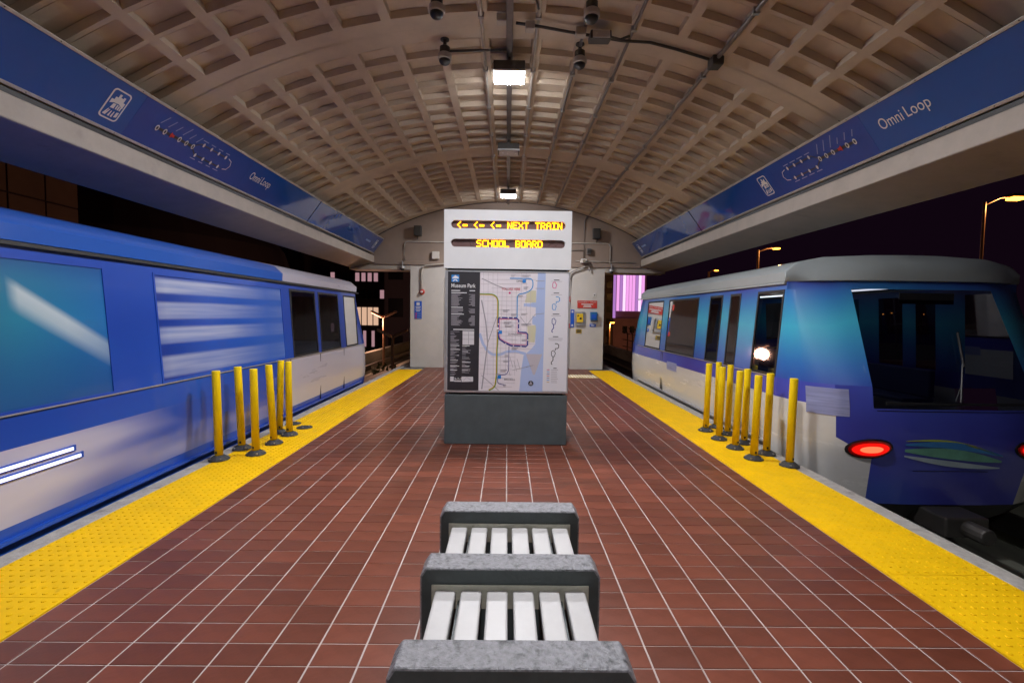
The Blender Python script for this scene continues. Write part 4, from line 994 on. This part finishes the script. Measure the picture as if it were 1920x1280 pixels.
M['film'] = mat('window_film', (.25, .31, .52), .3, var=.16, scale=1.4, coat=.4, stretch=(1, .25, 3))
M['film_white'] = mat('window_film_white', (.50, .56, .60), .35, var=.10, scale=3)
def train(side, y_near, y_far, wins, scheme, label, name='transit_car'):
    """side: +1/-1; body runs along Y; wins: list of (y0, y1, kind) on the platform side"""
    cx = side * 4.575
    T = thing(name, (cx, (y_near + y_far) / 2, -1.13), label, 'train')
    #        z     half-w  rake  tag
    LV = [(-.62, 1.26, .30), (-.40, 1.36, .12), (.12, 1.408, .02), (.30, 1.42, .0), (.62, 1.42, .02), (.84, 1.415, .06), (1.86, 1.345, .50), (1.95, 1.34, .54), (1.955, 1.37, .50), (2.06, 1.375, .52), (2.16, 1.26, .60), (2.235, .95, .72), (2.262, .45, .85)]
    ysb = sorted(set([w_[0] for w_ in wins] + [w_[1] for w_ in wins]))
    def outline(lv):
        z, w_, rk = LV[lv]; n_ = []
        side_pts = [(1.0, y_) for y_ in ysb]
        e0 = [(0, 0.0), (.30, .0), (.58, .03), (.80, .14), (.93, .34), (.985, .58), (1.0, .85)]
        near = [(a, y_near + rk + b_) for a, b_ in e0]; far = [(a, y_far - rk - b_) for a, b_ in e0]
        near = [(a, min(y_, ysb[0] - .03 - .012 * (6 - k))) for k, (a, y_) in enumerate(near)]
        far = [(a, max(y_, ysb[-1] + .03 + .012 * (6 - k))) for k, (a, y_) in enumerate(far)]
        half = near + side_pts + list(reversed(far))           # platform side, near -> far
        plat = [(cx - side * a * w_, y_, z) for a, y_ in half]
        back = [(cx + side * a * w_, y_, z) for a, y_ in half]
        return plat, back
    OL = [outline(k) for k in range(len(LV))]
    npt = len(OL[0][0]); nE = 7
    body = MB(); upper = MB(); roofm = MB(); skirt = MB(); nose = MB(); tailm = MB()
    holes = set(); WL = 5
    for y0, y1, kd in wins:
        i0 = nE + ysb.index(y0); i1 = nE + ysb.index(y1)
        for i in range(i0, i1): holes.add(i)
    shield = {0, 1}; shield_far = {npt - 2, npt - 3}
    for lv in range(len(LV) - 1):
        for sd in (0, 1):
            A_, B_ = OL[lv][sd], OL[lv + 1][sd]
            for i in range(npt - 1):
                if lv == WL and (i in holes or i in shield or i in shield_far): continue
                if lv == 4 and (i in shield): continue
                qd = [A_[i], A_[i + 1], B_[i + 1], B_[i]]
                end = i < 3 or i > npt - 5
                corner = i in (3, 4, 5) or i in (npt - 5, npt - 6, npt - 7)
                if lv >= 7: roofm.poly(qd, 1 if scheme != 'white' and qd[0][1] > 6.9 else 0)
                elif lv == 0: skirt.poly(qd)
                elif scheme == 'white':
                    if lv == 2 and i == 2:          # the blue sweeps down to the tail light
                        nose.poly([qd[0], qd[2], qd[3]], 0); body.poly([qd[0], qd[1], qd[2]], 0)
                    elif lv in (1, 2): (nose if i < 2 else body).poly(qd, 0)
                    elif lv == 3: (nose if (end and i < 10) else body).poly(qd, 0)
                    elif lv == 4: (upper if corner else nose).poly(qd, 1 if corner and i < 10 else 0)
                    else: upper.poly(qd, 0)
                else:
                    fa = qd[0][1] > 6.9
                    if lv in (2, 3): (tailm if fa else nose).poly(qd, 0)
                    elif lv == 1 or lv == 4: (tailm if fa and lv == 4 else body).poly(qd, 0)
                    else: upper.poly(qd, 0)
    roofm.poly(list(OL[-1][0]) + list(reversed(OL[-1][1])), 0)
    skirt.poly(list(reversed(OL[0][0])) + list(OL[0][1]), 0)
    if scheme == 'white': mats = ('car_white', ['wrap_cyan', 'wrap_violet'], 'car_roof', 'wrap_violet')
    else: mats = ('wrap_blue', ['wrap_blue', 'wrap_cyan'], ['car_roof_blue', 'car_lilac'], 'wrap_pale')
    body.build_split('lower_body', mats[0], T); upper.build_split('window_band', mats[1], T); roofm.build_split('roof', mats[2], T, 50); nose.build_split('belt_panel', mats[3], T); skirt.build_split('skirt', 'skirt', T)
    if tailm.f: tailm.build_split('rear_panel', 'car_lilac', T)
    # windows on the platform side
    def SP(y_, z_, h=0.0):      # point on the platform-side wall
        w_ = 1.415 + (1.345 - 1.415) * (z_ - .84) / (1.86 - .84) if z_ >= .84 else 1.415
        return (cx - side * (w_ + h), y_, z_)
    for y0, y1, kd in wins:
        wn_ = MB(); e = .022 if kd != 'clear' else .032
        ring = [(y0, .84), (y1, .84), (y1, 1.86), (y0, 1.86)]; inn = [(y0 + e, .84 + e), (y1 - e, .84 + e), (y1 - e, 1.86 - e), (y0 + e, 1.86 - e)]
        for k in range(4):
            a, b_ = ring[k], ring[(k + 1) % 4]; c, d = inn[(k + 1) % 4], inn[k]
            wn_.hexa([SP(*a, -.012), SP(*b_, -.012), SP(*c, -.012), SP(*d, -.012)], [SP(*a, .005), SP(*b_, .005), SP(*c, .005), SP(*d, .005)])
        W_ = wn_.build('window', 'gasket' if kd == 'clear' else 'wrap_blue', T)
        q = MB(); q.poly([SP(y0 + e, .84 + e, -.002), SP(y1 - e, .84 + e, -.002), SP(y1 - e, 1.86 - e, -.002), SP(y0 + e, 1.86 - e, -.002)]); q.build('pane', {'teal': 'painted_diag_streak', 'film': 'painted_streaks'}.get(kd, 'glass'), W_)
    for y0, y1, kd in wins:      # panes on the side away from the platform
        q = MB(); q.poly([(2 * cx - x_, y_, z_) for x_, y_, z_ in (SP(y0, .84, -.004), SP(y1, .84, -.004), SP(y1, 1.86, -.004), SP(y0, 1.86, -.004))]); q.build('rear_pane', 'glass', T)
    # windscreens
    for ok, nm in ((0, 'windscreen'), (1, 'windscreen')):
        q = MB()
        idx = (2, 1, 0) if ok == 0 else (npt - 3, npt - 2, npt - 1)
        lv0 = 4 if ok == 0 else 5
        for lv in range(lv0, 6):
            A_, B_ = OL[lv], OL[lv + 1]
            lo = [A_[0][i] for i in idx] + [A_[1][i] for i in reversed(idx[:-1])]; hi = [B_[0][i] for i in idx] + [B_[1][i] for i in reversed(idx[:-1])]
            for k in range(len(lo) - 1): q.poly([lo[k], lo[k + 1], hi[k + 1], hi[k]])
        q.build(nm, 'glass_screen', T, fix=True)
    # doors: seams below the window band
    return T, SP, cx, OL
def interior(T, cx, side, y0, y1):
    q = MB(); q.box(cx - 1.30, cx + 1.30, y0, y1, -.06, -.01); q.build('floor', 'interior', T)
    q = MB(); q.box(cx - 1.28, cx + 1.28, y0 + .3, y1 - .3, 1.975, 1.985); q.build('ceiling_lining', 'interior', T)
    for s in (-1, 1):
        q = MB(); q.box(cx + s * .75 - .035, cx + s * .75 + .035, y0 + .8, y1 - .8, 1.955, 1.972); q.build('interior_lamp', M['cabin'], T)
    q = MB(); q.box(cx + side * .85, cx + side * 1.28, y0 + 1.0, y1 - 1.0, .40, .46); q.box(cx + side * 1.20, cx + side * 1.28, y0 + 1.0, y1 - 1.0, .461, .84); q.build('seat_row', 'seat', T, bevel=.02)
    yy = y0 + 1.4
    while yy < y1 - 1.2:
        q = MB(); q.tube([(cx - side * .35, yy, -.01), (cx - side * .35, yy, 1.97)], .018, 8); q.build('grab_pole', 'steel', T, smooth=True); yy += 1.3
    for s in (-1, 1):
        for yy in (y0 + 1.6, y1 - 1.6):
            q = MB(); q.tube([(cx + s * .83 - .12, yy, -.75), (cx + s * .83 + .12, yy, -.75)], .36, 18); q.build('tyre', 'rubber', T)
M['cabin'] = emat('cabin_lamp', (.9, .95, 1.0), 3.0, True)

# white car
wins = [(5.62, 6.22, 'clear'), (6.66, 6.98, 'clear'), (7.22, 7.68, 'clear'), (8.12, 9.62, 'clear'), (9.95, 11.05, 'clear')]
T, SP, cx, OL = train(1, 4.80, 12.75, wins, 'white', 'white and blue transit car standing at the platform edge, red tail lights toward the camera')
interior(T, cx, 1, 5.5, 12.0)
def sidebox(T, SPf, y0, y1, z0, z1, h0, h1, name, mm):
    q = MB(); q.hexa([SPf(y0, z0, h0), SPf(y1, z0, h0), SPf(y1, z1, h0), SPf(y0, z1, h0)], [SPf(y0, z0, h1), SPf(y1, z0, h1), SPf(y1, z1, h1), SPf(y0, z1, h1)]); return q.build(name, mm, T)
for yy in (9.74, 9.83): sidebox(T, SP, yy - .012, yy + .012, .05, .82, -.01, .0045, 'door_seam', 'gasket')
for yy in (7.08, 6.45): sidebox(T, SP, yy - .008, yy + .008, .05, .82, -.01, .0035, 'door_seam', 'gasket')
sidebox(T, SP, 5.68, 11.6, .832, .842, .001, .012, 'belt_rail', 'alu')
sidebox(T, SP, 5.7, 11.6, .02, .045, -.02, .020, 'sill_rail', 'alu')
q = MB(); q.hexa([SP(8.9, .50, .003), SP(9.45, .50, .003), SP(9.45, .66, .003), SP(8.9, .66, .003)], [SP(8.9, .50, .006), SP(9.45, .50, .006), SP(9.45, .66, .006), SP(8.9, .66, .006)])
M['pale_print'] = mat('faded_sticker', (.27, .29, .50), .4, var=.25, scale=6, stretch=(.3, .3, 6))
q.build('side_sticker', 'pale_print', T)
sidebox(T, SP, 5.60, 11.9, 1.925, 1.950, .002, .03, 'gutter', 'car_roof')
# tail lights on the near end, nose badge, corner sticker
def endpt(a, z, h=0.0, s=-1):       # point on the near end face: a = fraction of half width (signed)
    import bisect
    lv = max(k for k in range(len(OL)) if OL[k][0][0][2] <= z); lv = min(lv, len(OL) - 2)
    z0 = OL[lv][0][0][2]; z1 = OL[lv + 1][0][0][2]; f_ = (z - z0) / (z1 - z0)
    sd = 0 if a <= 0 else 1; A_, B_ = OL[lv][sd], OL[lv + 1][sd]
    fr_ = [0, .30, .58, .80, .93, .985, 1.0]; aa = abs(a); k = max(0, min(5, bisect.bisect_right(fr_, aa) - 1)); g_ = (aa - fr_[k]) / (fr_[k + 1] - fr_[k])
    pA = Vector(A_[k]).lerp(Vector(A_[k + 1]), g_); pB = Vector(B_[k]).lerp(Vector(B_[k + 1]), g_); pt = pA.lerp(pB, f_)
    dA = (Vector(A_[k + 1]) - Vector(A_[k])).normalized(); nrm = Vector((dA.y, -dA.x, 0)); nrm = nrm if nrm.y < 0 else -nrm
    return pt + nrm * h
def endpatch(outline_, h0, h1, name, mm, par, n=6):
    q = MB(); lo = [endpt(a, z, h0) for a, z in outline_]; hi = [endpt(a, z, h1) for a, z in outline_]; m_ = len(lo); i = len(q.v)
    q.v += [tuple(p_) for p_ in lo] + [tuple(p_) for p_ in hi]
    for k in range(m_): j = (k + 1) % m_; q.f.append((i + k, i + j, i + m_ + j, i + m_ + k)); q.m.append(0)
    c_ = len(q.v); q.v.append(tuple(sum((Vector(p_) for p_ in hi), Vector()) / m_ + Vector((0, -.012, 0))))
    for k in range(m_): q.f.append((i + m_ + k, i + m_ + (k + 1) % m_, c_)); q.m.append(0)
    return q.build(name, mm, par)
M['tail_hot'] = emat('tail_hot', (1.0, .05, .02), 4.0)
M['tail_red'] = mat('tail_red_plastic', (.30, .006, .004), .2, var=0, coat=1.0)
for s in (-1, 1):
    def oval(ra, rz_): return [(s * (.595 + ra * math.cos(2 * math.pi * k / 22)), .205 + rz_ * math.sin(2 * math.pi * k / 22) - .16 * ra * math.cos(2 * math.pi * k / 22)) for k in range(22)]
    e = endpatch(oval(.150, .105), .002, .010, 'tail_light', 'gasket', T); endpatch(oval(.132, .088), .011, .026, 'lens', 'tail_red', e); endpatch(oval(.112, .066), .030, .042, 'glowing_lens', 'tail', e); endpatch(oval(.066, .034), .046, .052, 'bulb_glow', 'tail_hot', e)
M['badge_a'] = mat('badge_green', (.14, .36, .26), .4, var=.2, scale=8); M['badge_b'] = mat('badge_blue', (.04, .20, .50), .4, var=.1); M['badge_c'] = mat('badge_white', (.42, .52, .58), .4, var=.1); M['badge_d'] = mat('badge_lime', (.35, .42, .05), .4, var=.1)
def wave(z0, z1, a0, a1, bow, th):
    up_p = []; dn_p = []
    for k in range(11):
        t_ = k / 10; a = a0 + (a1 - a0) * t_; zc_ = z0 + (z1 - z0) * t_ + bow * math.sin(math.pi * t_); w_ = th * math.sin(math.pi * min(1, max(0, .08 + .86 * t_)))
        up_p.append((a, zc_ + w_)); dn_p.append((a, zc_ - w_))
    return up_p + dn_p[::-1]
for z0, z1, bow, th, mm in ((.20, .09, .02, .055, 'badge_a'), (.26, .15, .05, .035, 'badge_b'), (.14, .02, -.02, .030, 'badge_c'), (.30, .14, .07, .012, 'badge_d')):
    q = MB(); o_ = wave(z0, z1, -.36, .36, bow, th); q.v += [tuple(endpt(a, z, .006)) for a, z in o_]; n_ = len(o_)
    for k in range(10): q.f.append((k, k + 1, n_ - 2 - k, n_ - 1 - k)); q.m.append(0)
    q.build('nose_badge', mm, T)
q = MB(); ca = [-.93, -.88, -.84, -.80, -.76, -.72]; cz = [.52, .62, .72, .80]
for i in range(len(ca) - 1):
    for j in range(len(cz) - 1): q.poly([endpt(ca[i], cz[j], .007), endpt(ca[i + 1], cz[j], .007), endpt(ca[i + 1], cz[j + 1], .007), endpt(ca[i], cz[j + 1], .007)])
q.build_split('corner_sticker', 'pale_print', T)
endpatch([(-.50, .66), (.50, .66), (.50, .69), (-.50, .69)], .004, .02, 'windscreen_sill', 'gasket', T)
q = MB(); q.tube([endpt(0.02, .70, .03), endpt(.12, 1.15, .03)], .008); q.tube([endpt(.10, 1.05, .034), endpt(.14, 1.40, .034)], .012); q.build('wiper', 'black', T)
q = MB(); q.box(cx - .22, cx + .22, 4.62, 5.2, -.62, -.42); q.tube([(cx, 4.66, -.52), (cx, 4.40, -.52)], .08, 12); q.build('coupler', 'darksteel', T, bevel=.02)
for z_, a0_, a1_ in ((.60, -.56, .56), (-.02, -.28, .28)):
    q = MB(); n_ = 14
    for k in range(n_):
        a, b_ = a0_ + (a1_ - a0_) * k / n_, a0_ + (a1_ - a0_) * (k + 1) / n_
        q.poly([endpt(a, z_ - .004, .003), endpt(b_, z_ - .004, .003), endpt(b_, z_ + .004, .003), endpt(a, z_ + .004, .003)])
    q.build_split('panel_seam', 'gasket', T)
q = MB(); q.box(cx - .30, cx + .30, 5.25, 5.26, 1.70, 1.82); q.build('destination_box', 'black', T)
# blue car
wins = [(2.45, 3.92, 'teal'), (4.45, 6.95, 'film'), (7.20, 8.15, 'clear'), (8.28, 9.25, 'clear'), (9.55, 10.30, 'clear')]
T, SP, cx, OL = train(-1, .6, 11.45, wins, 'blue', 'blue wrapped transit car with pale painted light streaks standing at the platform edge')
interior(T, cx, -1, 1.6, 10.8)
sidebox(T, SP, 1.6, 10.5, .832, .842, .001, .012, 'belt_rail', 'alu')
sidebox(T, SP, 1.6, 10.5, 1.925, 1.950, .002, .03, 'gutter', 'gasket')
sidebox(T, SP, 1.6, 10.5, .02, .045, -.02, .020, 'sill_rail', 'wrap_blue')
for yy in (7.08, 8.215, 9.40): sidebox(T, SP, yy - .010, yy + .010, .05, .82, -.01, .0035, 'door_seam', 'gasket')
for z0, y1_ in ((.440, 3.56), (.505, 3.50)):  # added glowing bars standing in for a headlight streak, no lamps here
    lh = sidebox(T, SP, 2.66, y1_ + .03, z0 - .022, z0 + .022, .001, .014, 'added_streak_bar', 'wrap_blue')
    sidebox(lh, SP, 2.7, y1_, z0 - .011, z0 + .011, .0145, .022, 'lens', 'streak_glow')  # glowing face of the added bar

# ================================================================== OUTSIDE
M['bwall'] = mat('brown_panel', (.16, .10, .065), .7, var=.15, scale=1.0)
M['bdark'] = mat('dark_building', (.045, .03, .032), .8, var=.2, scale=.3)
M['bpurple'] = mat('purple_grey_tower', (.075, .06, .075), .8, var=.15, scale=.3)
M['win_dark'] = mat('dark_window', (.015, .016, .02), .2, var=0)
M['win_lit'] = emat('lit_window', (1.0, .62, .42), .55)
M['win_pink'] = emat('pink_lit_window', (1.0, .55, .62), .3)
M['arena_pink'] = emat('arena_pink_glass', (.86, .36, .80), .85)
M['arena_violet'] = emat('arena_violet_glass', (.62, .28, .78), .55)
M['arena_white'] = emat('arena_white_glass', (.95, .62, .95), 1.0)
M['mauve'] = mat('mauve_concrete', (.34, .20, .30), .8, var=.15, scale=.4)
# brown panelled building close by
t = thing('panelled_building', (-17, 12, -7.2), 'brown building with square stone panels above the blue train', 'building')
q = MB(); q.box(-30, -15.62, 2, 17.9, -7.2, 14); q.build('wall', 'bdark', t)
for i in range(6):
    for j in range(5):
        q = MB(); q.box(-15.615, -15.55, 17.88 - (i + 1) * 1.25 + .03, 17.88 - i * 1.25 - .03, 3.0 + j * 1.05 + .03, 3.0 + (j + 1) * 1.05 - .03); q.build('panel', 'bwall', t)
t = thing('round_hall', (-20, 34, -7.2), 'dark round hall with domed shoulder behind the blue train', 'building')
q = MB(); prof = [(9.5, 0), (9.5, 11.0), (9.0, 12.6), (7.9, 14.0), (6.0, 15.0), (3, 15.6), (.2, 15.8)]; q.lathe(prof, (-23.5, 30, -7.2), 40); q.build('drum', 'bdark', t)
q = MB()
for k in range(40):
    a = 2 * math.pi * k / 40; q.tube([(-23.5 + 9.55 * math.cos(a), 30 + 9.55 * math.sin(a), -7), (-23.5 + 9.55 * math.cos(a), 30 + 9.55 * math.sin(a), 3.8)], .12, 5)
q.build('rib', 'bdark', t)
def tower(name, x0, x1, y0, d, z1, label, rows, cols, mm='bdark', lit=.15, seed=1, zb=-7.2, litm='win_lit', wz=(.25, .75)):
    t = thing(name, ((x0 + x1) / 2, y0, zb), label, 'building')
    q = MB(); q.box(x0, x1, y0, y0 + d, zb, z1); q.build('wall', mm, t)
    rr = random.Random(seed); hw = (x1 - x0) / cols; hh = (z1 - 1 - zb) / rows
    mesh = {}
    for r_ in range(rows):
        for c_ in range(cols):
            l_ = rr.random() < lit; q = MB()
            q.box(x0 + (c_ + .18) * hw, x0 + (c_ + .82) * hw, y0 - .06, y0 - .01, zb + (r_ + wz[0]) * hh, zb + (r_ + wz[1]) * hh)
            q.build('window', litm if l_ else 'win_dark', t)
    return t
tower('office_tower', -46, -30, 72, 14, 22, 'dark tower with one pale lit window between the vault edge and the blue train', 9, 8, 'bdark', .06, 5, litm='win_pink')
tower('hotel_block', -27, -15.8, 74, 12, 9.2, 'low block with a row of pink lit windows behind the blue train', 6, 12, 'bdark', .25, 11, litm='win_pink')
t = tower('corner_tower', -8.6, -5.4, 34, 5, 12, 'plain purple grey tower just beside the pillar, behind lamp posts', 7, 2, 'bpurple', 0, 4)
t = thing('lit_lobby', (-16, 52, -7.2), 'low building with warm lit panels behind the lamp posts', 'building')
q = MB(); q.box(-18.5, -11.5, 52, 58, -7.2, 3.0); q.build('wall', 'bdark', t)
for k in range(6):
    q = MB(); q.box(-17.4 + k * .62, -16.9 + k * .62, 51.93, 51.99, .2, 2.1); q.build('lit_panel', 'win_lit', t)
for k in range(4):
    q = MB(); q.box(-17.2 + k * .9, -16.9 + k * .9, 51.93, 51.99, -2.1, -.4); q.build('lit_panel', 'win_pink', t)
def lamp_post(x_, y_, z1, hx, label, head='sodium_far', power=0, zb=-7.2, two=False, grp='street lamps', hl=.7):
    t = thing('street_lamp', (x_, y_, zb), label, 'street lamp', grp)
    k = max(.05, y_ / 400)
    q = MB(); q.tube([(x_, y_, zb), (x_, y_, z1)], [k * 1.4, k], 8); q.build('pole', 'lpole', t)
    for s in ((1, -1) if two else (1,)):
        q = MB(); q.tube([(x_, y_, z1 - .2), (x_ + s * hx * .5, y_, z1 + .25), (x_ + s * hx, y_, z1 + .35)], k * .6, 6); q.build('arm', 'lpole', t)
        ex = x_ + s * hx
        q = MB(); q.box(ex - hl / 2, ex + hl / 2, y_ - hl / 3, y_ + hl / 3, z1 + .30, z1 + .48); hd = q.build('head', 'darksteel', t, bevel=.03)
        q = MB(); q.box(ex - hl * .4, ex + hl * .4, y_ - hl * .28, y_ + hl * .28, z1 + .14, z1 + .297); q.build('lens', head, hd)
    if power:
        ld = D.lights.new('sodium_light', 'POINT'); ld.energy = power; ld.color = (1.0, .45, .14); ld.shadow_soft_size = .3
        lo = D.objects.new('lamp_light', ld); COL.objects.link(lo); lo.parent = t; lo.location = (hx, 0, z1 + .0 - zb)
    return t
M['lpole'] = mat('lamp_pole', (.34, .20, .12), .5, .2, var=.1)
lamp_post(29.4, 30, 8.9, 1.9, 'tall street lamp glowing orange at the edge of the night sky', 'sodium', 900, hl=.9)
lamp_post(33.0, 64, 10.5, 2.4, 'orange street lamp showing above the white train roof', 'sodium', 900, hl=.9)
lamp_post(41.5, 100, 11.0, 1.5, 'small far street lamp just above the middle of the white train roof', 'sodium', 0, hl=.9)
lamp_post(40.6, 40, 1.45, .8, 'bright orange lamp low beside the white train windscreen', 'sodium', 700, hl=.8)
lamp_post(15.0, 71, .35, .45, 'orange lamp below the pink lit arena', 'sodium', 1800, hl=.7)
far_lamps = [(132.2, 170.0, 3.4), (140.0, 176.0, 3.9), (151.8, 182.0, 3.3), (158.0, 188.0, 3.4), (167.4, 194.0, 3.9), (143.9, 170.0, -0.6), (159.2, 176.0, 3.4), (168.7, 182.0, 3.1), (177.5, 188.0, 2.6), (200.8, 194.0, 5.7), (177.1, 170.0, 4.8), (185.7, 176.0, 5.5), (193.7, 182.0, 6.1), (199.6, 188.0, 4.4), (204.4, 194.0, 4.0)]     # along the far causeway
for x_, y_, z_ in far_lamps:
    lamp_post(x_, y_, z_, .5, 'tiny far orange lamp in the row of lights seen past the white train', 'sodium_far', 0, grp='far lamps past the white train', hl=.75)
for x_, y_, z_, lb, pw in ((-4.60, 19.5, .55, 'nearest lamp post with two slanted heads beside the pillar', 0), (-6.1, 24.0, 1.30, 'lamp post with a glowing slanted head behind the blue train end', 260), (-6.9, 21.0, .30, 'short lamp post close to the end of the blue train', 0)):
    t = thing('lot_lamp', (x_, y_, -7.2), lb, 'lamp post', 'parking lot lamps')
    q = MB(); q.tube([(x_, y_, -7.2), (x_, y_, z_)], .06, 8); q.build('pole', 'lpole', t)
    for s in (-1, 1):
        q = MB(); q.hexa([(x_ + s * .06, y_ - .16, z_ - .02), (x_ + s * .62, y_ - .16, z_ + .26), (x_ + s * .62, y_ + .16, z_ + .26), (x_ + s * .06, y_ + .16, z_ - .02)],
                         [(x_ + s * .06, y_ - .16, z_ + .10), (x_ + s * .60, y_ - .16, z_ + .34), (x_ + s * .60, y_ + .16, z_ + .34), (x_ + s * .06, y_ + .16, z_ + .10)]); hd = q.build('head', 'lpole', t, bevel=.02)
        if pw and s < 0:
            q = MB(); q.hexa([(x_ + s * .12, y_ - .14, z_ - .015), (x_ + s * .58, y_ - .14, z_ + .215), (x_ + s * .58, y_ + .14, z_ + .215), (x_ + s * .12, y_ + .14, z_ - .015)],
                             [(x_ + s * .12, y_ - .14, z_ + .004), (x_ + s * .58, y_ - .14, z_ + .235), (x_ + s * .58, y_ + .14, z_ + .235), (x_ + s * .12, y_ + .14, z_ + .004)]); q.build('lens', 'sodium_pink', hd) if 'sodium_pink' in M else q.build('lens', M.setdefault('sodium_pink', emat('sodium_pink', (1, .42, .22), 6)), hd)
    if pw:
        ld = D.lights.new('lot_light', 'POINT'); ld.energy = pw; ld.color = (1.0, .5, .35); ld.shadow_soft_size = .3
        lo = D.objects.new('lamp_light', ld); COL.objects.link(lo); lo.parent = t; lo.location = (-.4, 0, z_ + 7.2 - .25)
# arena lit pink, with mullions
t = thing('arena', (26, 96, -7.2), 'arena with tall glass front lit pink and violet', 'building')
q = MB(); q.box(21.2, 27.5, 96, 130, 1.2, 20); q.build('hall_block', 'mauve', t)
q = MB(); q.box(20.2, 30, 92, 131, -7.2, 1.19); q.build('podium', 'mauve', t)
for k in range(9):
    x0 = 21.6 + k * .62; q = MB(); q.box(x0 + .03, x0 + .56, 95.90, 95.985, 2.6, 15); q.build('glass_fin', ['arena_pink', 'arena_white', 'arena_pink', 'arena_violet', 'arena_pink'][(k * 3) % 5], t)
for z_ in (1.5, 2.2): q = MB(); q.box(21.2, 27.5, 95.6, 95.88, z_, z_ + .18); q.build('ledge', 'mauve', t)
q = MB(); q.box(20.2, 21.15, 94.5, 95.5, 1.2, 20); q.build('corner_pier', 'arena_violet', t)
for k in range(5): q = MB(); q.box(22 + k * 1.4, 22.9 + k * 1.4, 91.93, 91.99, -1.6, -.3); q.build('window', 'win_dark', t)
t = tower('banded_tower', 14.9, 19.2, 88, 10, 16, 'dark banded tower beside the pink lit arena', 10, 3, 'bpurple', .02, 9)
q = MB(); q.box(12, 60, 62, 62.5, -7.2, -3.6); tag(q.build('retaining_wall', 'mauve'), 'long low wall below the arena lit orange', 'wall')
for k, (x_, y_, cm) in enumerate(((10.5, 44, (.5, .12, .08)), (13.0, 46, (.3, .3, .3)))):
    t = thing('parked_car', (x_, y_, -7.2), ['red car parked below the railing', 'grey car parked below the arena'][k], 'car')
    M['pc%d' % k] = mat('car_paint_%d' % k, cm, .3, var=0, coat=.5)
    q = MB(); q.prism([(-2.1, .3), (-2.1, .8), (-1.4, .95), (-.8, 1.45), (.7, 1.45), (1.3, .95), (2.1, .85), (2.1, .3)], 'y', -.85, .85); q.v = [(a + x_, b_ + y_, c - 7.2) for a, b_, c in q.v]; q.build('body', 'pc%d' % k, t, bevel=.08)
    for wx in (-1.3, 1.3):
        for s in (-1, 1): q = MB(); q.tube([(x_ + wx, y_ + s * .7, -6.9), (x_ + wx, y_ + s * .9, -6.9)], .32, 14); q.build('wheel', 'rubber', t)
# railing along the guideway beyond the pillar
t = thing('guideway_railing', (3.4, 20, -.4), 'dark railing with curved tops beyond the pillar beside the white train', 'railing')
for k in range(12):
    y_ = 14.9 + k * 1.05; q = MB(); q.tube([(6.62, y_, -.36), (6.62, y_, .55), (6.55, y_, .78), (6.40, y_, .92)], .028, 6); q.build('post', 'darksteel', t)
for z_ in (-.15, .22, .58): q = MB(); q.tube([(6.62, 14.5, z_), (6.62, 27.5, z_)], .020, 6); q.build('rail', 'darksteel', t)
# bushes and palms by the lot lamps
M['leaf'] = mat('night_foliage', (.055, .075, .02), .7, var=.35, scale=2)
M['bark'] = mat('palm_bark', (.10, .07, .045), .9, var=.3, scale=4)
def shrub(x_, y_, z0, rx, rz, n, label, seed, trunk=True):
    t = thing('shrub', (x_, y_, z0), label, 'shrub', 'shrubs below the guideway'); rr = random.Random(seed)
    q = MB()
    for k in range(n):
        a = rr.uniform(0, 6.28); r_ = rx * math.sqrt(rr.random()); h_ = rz * rr.random() ** .8 * (1 - .6 * (r_ / rx) ** 2)
        c = Vector((x_ + r_ * math.cos(a), y_ + r_ * math.sin(a), z0 + .3 + h_)); d = Vector((rr.uniform(-1, 1), rr.uniform(-1, 1), rr.uniform(.1, 1))).normalized(); l_ = rr.uniform(.15, .42)
        e = d.cross(Vector((rr.uniform(-1, 1), rr.uniform(-1, 1), .2))).normalized() * l_ * .22
        q.poly([c - e, c + d * l_ * .6 - e * .8, c + d * l_, c + e])
    q.build('foliage', 'leaf', t, fix=False)
    q = MB()
    for k in range(4): a = k * 1.6; q.tube([(x_, y_, z0), (x_ + .4 * rx * math.cos(a), y_ + .4 * rx * math.sin(a), z0 + rz * .7)], [.07, .02], 6)
    q.build('stem', 'bark', t)
shrub(-5.6, 22.5, -7.2, 1.5, 6.3, 2600, 'tall bushy shrub below the lamp posts, nearest the pillar', 1)
shrub(-7.6, 25.5, -7.2, 1.9, 6.4, 2600, 'tall bushy shrub below the lamp posts, nearer the blue train', 2)
shrub(-4.9, 26.5, -7.2, 1.3, 6.0, 1800, 'leafy shrub behind the nearest lamp post', 3)
